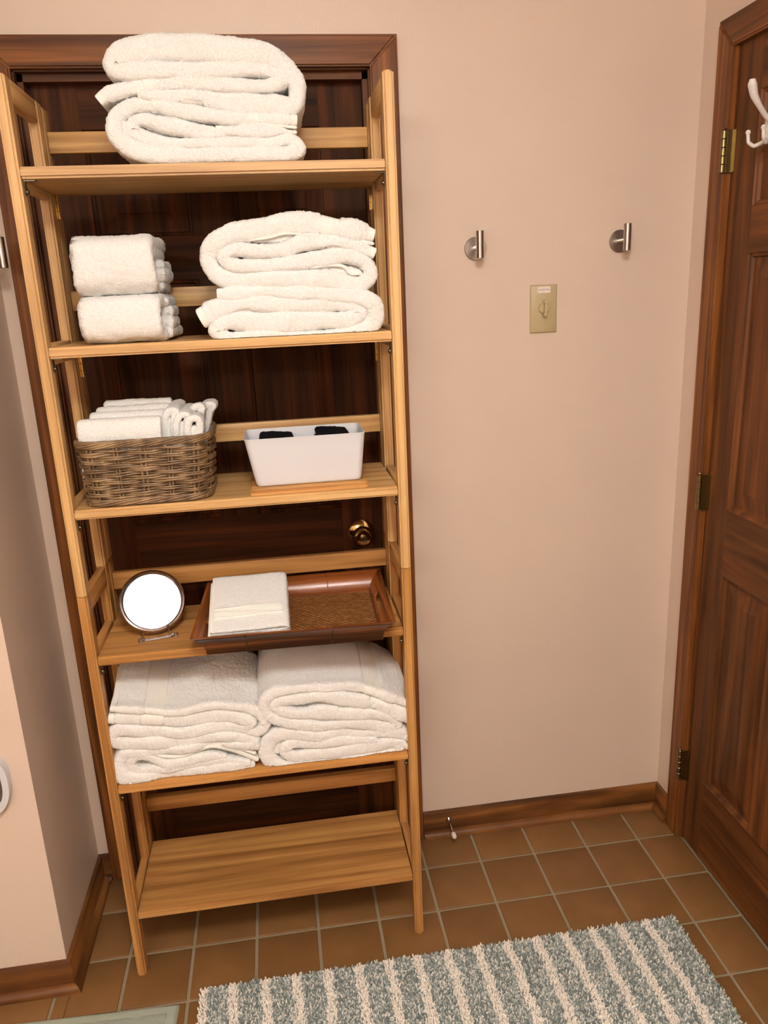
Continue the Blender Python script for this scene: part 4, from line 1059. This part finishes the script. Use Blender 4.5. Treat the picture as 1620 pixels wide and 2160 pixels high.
bm = bmesh.new(); hg = [(-0.0035, -0.0195), (0.0035, -0.0195), (0.0045, -0.012), (0.0022, 0.0), (0.0045, 0.012), (0.0035, 0.0195), (-0.0035, 0.0195), (-0.0045, 0.012), (-0.0022, 0), (-0.0045, -0.012)]
add_poly(bm, [(kc[0] + a, kc[1] + b) for a, b in hg], -0.011, 'y', -0.011)
bmesh.ops.bevel(bm, geom=[e for e in bm.edges if all(v.co.y < -0.0215 for v in e.verts)], offset=0.0012, segments=2, affect='EDGES')
auto_smooth(finish(bm, 'grip', IVORY, kb), 40)
lb = box('label_sticker', 0.348 - 0.016, 0.348 + 0.016, -0.0064, -0.0058, 1.530, 1.5455, PAPER, tp)
def text(name, s, size, x, z, y, mat, parent, M=None, extr=0.0):
    cu = bpy.data.curves.new(name, 'FONT'); cu.body = s; cu.size = size; cu.align_x = 'CENTER'; cu.align_y = 'CENTER'; cu.extrude = extr
    t_ = bpy.data.objects.new(name, cu); COL.objects.link(t_); bpy.context.view_layer.update()
    me = bpy.data.meshes.new_from_object(t_.evaluated_get(bpy.context.evaluated_depsgraph_get()))
    bpy.data.objects.remove(t_)
    me.transform(Matrix.Translation((x, y, z)) @ Matrix.Rotation(math.pi / 2, 4, 'X'))
    me.materials.clear(); me.materials.append(mat)
    return link_obj(name, me, None, parent)
text('label_text', 'HEATED FAN', 0.0046, 0.348, 1.5378, -0.0067, INK, lb)
for ang, s in ((90, '0'), (14, '15'), (166, '60'), (-56, '30'), (-124, '45')):
    a = math.radians(ang); text('dial_mark', s, 0.0042, kc[0] + 0.0262 * math.cos(a), kc[1] + 0.0262 * math.sin(a), -0.0062, IVORY2, tp)
    if ang != 90:
        bm = bmesh.new(); tube_bm(bm, [(kc[0] + r_ * math.cos(a), -0.0061, kc[1] + r_ * math.sin(a)) for r_ in (0.0185, 0.0225)], 0.0003, 4); finish(bm, 'dial_tick', IVORY2, tp)

# door stop on the baseboard
ds = empty('door_stop', (0.077, -BT, 0.050), 'thin metal door stop with white rubber tip on the back baseboard', 'door stop')
lathe('stop_base', [(0, -0.0002), (0.0085, -0.0002), (0.0085, -0.003), (0.006, -0.006), (0.003, -0.008), (0, -0.008)], CHROME, ds, (0.077, -BT, 0.050), 'y', 24)
tube('stop_rod', [(0.077, -BT - .006, 0.050), (0.077, -BT - 0.062, 0.047)], 0.0024, CHROME, ds, 10)
lathe('rubber_tip', [(0, -0.058), (0.0055, -0.058), (0.0066, -0.060), (0.0066, -0.072), (0.0052, -0.0755), (0, -0.0765)], RUBBER, ds, (0.077, -BT, 0.0463), 'y', 20)

# white three-pronged coat hook on door_2
DX = XR - 0.0012
ch = empty('coat_hook', (DX, -0.295, 1.845), 'white three-pronged coat hook screwed to the right-hand door, cut by the frame', 'hook')
bm = bmesh.new(); n = 28
outl = []
for k in range(n):
    a = 2 * math.pi * k / n; outl.append((-0.295 + 0.0175 * math.sin(a), 1.845 + 0.030 * math.cos(a) * (1 if math.cos(a) > 0 else 0.9)))
add_poly(bm, outl, -0.006, 'x', DX)
bmesh.ops.bevel(bm, geom=[e for e in bm.edges if all(v.co.x < DX - 0.0055 for v in e.verts)], offset=0.0025, segments=3, affect='EDGES')
auto_smooth(finish(bm, 'back_plate', WHITEENAMEL, ch), 40)
def arm(pts, rads, nm):
    C = catmull([p + (r,) for p, r in zip(pts, rads)], False, 0.003) if False else None
    P = np.array([list(p) + [r] for p, r in zip(pts, rads)])
    t_ = np.linspace(0, len(P) - 1, 40); Q = np.stack([np.interp(t_, range(len(P)), P[:, c]) for c in range(4)], 1)
    for _ in range(3): Q[1:-1] = (Q[:-2] + 2 * Q[1:-1] + Q[2:]) / 4
    tube(nm, [tuple(q[:3]) for q in Q], list(Q[:, 3]), WHITEENAMEL, ch, 12)
arm([(DX - 0.006, -0.297, 1.853), (DX - 0.024, -0.303, 1.864), (DX - 0.044, -0.310, 1.882), (DX - 0.058, -0.314, 1.898), (DX - 0.066, -0.318, 1.917), (DX - 0.067, -0.319, 1.926)], [0.006, 0.005, 0.0058, 0.0078, 0.0092, 0.0055], 'upper_arm')
for sgn, ye in ((1, -0.285), (-1, -0.337)):
    y0_ = -0.297
    arm([(DX - 0.005, y0_, 1.828), (DX - 0.018, y0_ + (ye - y0_) * .4, 1.813), (DX - 0.033, y0_ + (ye - y0_) * .8, 1.807), (DX - 0.044, ye, 1.815), (DX - 0.046, ye, 1.830)], [0.0044, 0.0042, 0.004, 0.0037, 0.0034], 'lower_prong')
    lathe('ball_tip', [(0.0004, -0.0055), (0.0035, -0.0043), (0.0055, 0), (0.0035, 0.0043), (0.0004, 0.0055)], WHITEENAMEL, ch, (DX - 0.0462, ye, 1.834), 'z', 16)

# wall holder at the left picture edge
th_ = empty('paper_holder', (-1.02, -DP, 0.57), 'white plastic wall holder low on the short left wall, cut by the picture edge', 'holder')
def dshape(ins, y, hole=False):
    out = []
    for k in range(33):
        a = math.radians(90 - k * 180 / 32); rx = 0.062 - ins; rz = 0.072 - ins
        c = abs(math.cos(a)) ** 0.75; s_ = math.sin(a)
        out.append((-1.020 + rx * c, y, 0.569 + (rz * s_ if s_ < 0 else rz * (s_ ** .6)) if not hole else 0.562 + rz * s_))
    return out + [(-2.120 - p[0], p[1], p[2]) for p in reversed(out)]
bm = bmesh.new()
outer = [(p[0], p[2]) for p in dshape(0, 0)]; inner = [(p[0], p[2]) for p in dshape(0.013, 0)]
for k in range(len(outer)):
    k2 = (k + 1) % len(outer)
    quad = [outer[k], outer[k2], inner[k2], inner[k]]
    A = [bm.verts.new((a, -DP - 0.0005, b)) for a, b in quad]; B = [bm.verts.new((a, -DP - 0.022, b)) for a, b in quad]
    bm.faces.new(B); bm.faces.new(list(reversed(A))); bm.faces.new((A[0], B[0], B[1], A[1])); bm.faces.new((A[2], B[2], B[3], A[3]))
bmesh.ops.remove_doubles(bm, verts=bm.verts, dist=1e-5)
auto_smooth(finish(bm, 'ring_frame', WHITEPL, th_), 40)
bm = bmesh.new(); add_poly(bm, inner, -0.004, 'y', -DP - 0.0006); finish(bm, 'recess_back', GREYROLL, th_)

# ------------------------------------------------------------------ rugs
RX0, RX1, RY0, RY1 = -0.606, 0.560, -0.89, -0.432
rug = empty('striped_rug', ((RX0 + RX1) / 2, (RY0 + RY1) / 2, 0), 'shaggy sage and cream striped bath rug on the tile floor', 'rug')
stripes_x = [-0.601, -0.531, -0.456, -0.384, -0.311, -0.238, -0.165, -0.095, -0.021, 0.053, 0.128, 0.201, 0.273, 0.344, 0.415, 0.485]
def rug_mat():
    m, nt, bs = nodes_of('rug_pile')
    at_ = N(nt, 'ShaderNodeAttribute'); at_.attribute_name = 'tuft'
    tc = N(nt, 'ShaderNodeTexCoord'); nz = N(nt, 'ShaderNodeTexNoise'); nz.inputs['Scale'].default_value = 500; nt.links.new(tc.outputs['Object'], nz.inputs['Vector'])
    mx = N(nt, 'ShaderNodeMix', data_type='RGBA', blend_type='MULTIPLY'); mx.inputs[0].default_value = 0.5
    nt.links.new(at_.outputs['Color'], mx.inputs[6]); nt.links.new(nz.outputs['Color'], mx.inputs[7])
    nt.links.new(at_.outputs['Color'], bs.inputs['Base Color']); bs.inputs['Roughness'].default_value = 0.9; bs.inputs['Specular IOR Level'].default_value = 0.2
    bs.inputs['Sheen Weight'].default_value = 0.15
    bump(nt, bs, nz.outputs['Fac'], 0.5, 0.001); return m
RUG = rug_mat()
box('rug_backing', RX0 + .004, RX1 - .004, RY0 + .004, RY1 - .004, 0.0008, 0.006, plain('rug_canvas', lin(150, 158, 148), 0.9), rug)
rs = np.random.RandomState(5)
st = 0.0040
gx, gy = np.meshgrid(np.arange(RX0, RX1, st), np.arange(RY0, RY1, st))
cx = gx.ravel() + rs.uniform(-.002, .002, gx.size); cy = gy.ravel() + rs.uniform(-.002, .002, gx.size)
nT = len(cx)
wav = 0.0035 * vnoise(np.stack([cy, cx * 0, cx * 0], 1), 0.03, 3) + 0.002 * np.sin(cy * 40)
dmin = np.min(np.abs((cx + wav)[:, None] - np.array(stripes_x)[None]), 1)
white = dmin < 0.0105
lean_x = rs.uniform(-1, 1, nT) * 0.0045; lean_y = rs.uniform(-1, 1, nT) * 0.0045
hh = rs.uniform(0.0105, 0.0155, nT) + np.where(white, 0.0015, 0)
cr = rs.uniform(0, 1, nT)
pal = np.array([lin(128, 136, 132)[:3], lin(156, 164, 158)[:3], lin(184, 189, 180)[:3], lin(212, 212, 204)[:3], lin(234, 229, 218)[:3]])
pick = np.searchsorted([0.26, 0.50, 0.72, 0.87], cr)
colr = pal[pick]; colr[white] = np.array(lin(244, 235, 222)[:3]) * rs.uniform(0.9, 1.04, (white.sum(), 1))
ring = 4; rots = rs.uniform(0, 6.28, nT)
Vs = []
for lev, (rr_, zz) in enumerate(((0.0020, 0.004), (0.0026, 0.6), (0.0015, 1.0))):
    for k in range(ring):
        a = rots + 2 * math.pi * k / ring
        f = 0 if lev == 0 else zz
        Vs.append(np.stack([cx + lean_x * f ** 1.5 + rr_ * np.cos(a), cy + lean_y * f ** 1.5 + rr_ * np.sin(a), (np.full(nT, 0.004) if lev == 0 else 0.004 + (hh - 0.004) * zz)], 1))
Vs.append(np.stack([cx + lean_x * 1.15, cy + lean_y * 1.15, hh + 0.0008], 1))
V = np.stack(Vs, 1); nv = V.shape[1]
tri = []
for lev in (0, 1):
    for k in range(ring):
        a, b = lev * ring + k, lev * ring + (k + 1) % ring; tri += [(a, b, b + ring), (a, b + ring, a + ring)]
for k in range(ring): tri.append((2 * ring + k, 2 * ring + (k + 1) % ring, 3 * ring))
tri = np.array(tri); F = (tri[None] + (np.arange(nT) * nv)[:, None, None]).reshape(-1, 3)
pile = mesh_from('pile', V.reshape(-1, 3), F, RUG, rug); pile['kind'] = 'stuff'
ca = pile.data.color_attributes.new('tuft', 'FLOAT_COLOR', 'POINT')
cc = np.ones((nT, nv, 4), np.float32); cc[:, :, :3] = colr[:, None, :]
ca.data.foreach_set('color', cc.ravel())

# plain sage bath mat at the lower left corner
mat_root = empty('bath_mat', (-0.95, -0.66, 0), 'flat pale sage terry bath mat at the lower left corner of the picture', 'bath mat')
MMt = Matrix.Translation((-0.655, -0.4585, 0)) @ Matrix.Rotation(math.radians(-2.6), 4, 'Z')
LXm, LYm = 0.80, 0.50
def bm_sheet(x0, x1, y0, y1, amp, base, sc_, st_=0.0035):
    nx2, ny2 = int((x1 - x0) / st_), int((y1 - y0) / st_)
    X, Y = np.meshgrid(np.linspace(x0, x1, nx2 + 1), np.linspace(y0, y1, ny2 + 1)); P = np.stack([X.ravel(), Y.ravel(), np.zeros(X.size)], 1)
    z = base + amp * vnoise(P * np.array([0.35, 1, 1]), sc_, 9) + amp * .6 * vnoise(P, sc_ * .6, 8)
    ed = np.minimum(np.minimum(P[:, 0] - x0, x1 - P[:, 0]), np.minimum(P[:, 1] - y0, y1 - P[:, 1])); z = np.where(ed < 0.0005, 0.001, np.where(ed < 0.004, z - .0015, z)); P[:, 2] = z
    F_ = np.array([[j * (nx2 + 1) + i, j * (nx2 + 1) + i + 1, (j + 1) * (nx2 + 1) + i + 1, (j + 1) * (nx2 + 1) + i] for j in range(ny2) for i in range(nx2)])
    R_ = np.array(MMt.to_3x3()); return P @ R_.T + np.array(MMt.translation), F_
SAGE = terry('sage_terry', lin(154, 162, 146), scale=260, strength=0.6, shade=0.88)
SAGE2 = plain('sage_cotton', lin(162, 170, 152), 0.9, noise=.4, nscale=700)
V, F = bm_sheet(-LXm + .0, 0.0, -LYm, 0.0, 0.0005, 0.0085, 0.008); mesh_from('mat_border', V, F, SAGE2, mat_root)
V, F = bm_sheet(-LXm + .03, -0.020, -LYm + .02, -0.020, 0.0011, 0.0100, 0.007); mesh_from('terry_field', V, F, SAGE, mat_root)
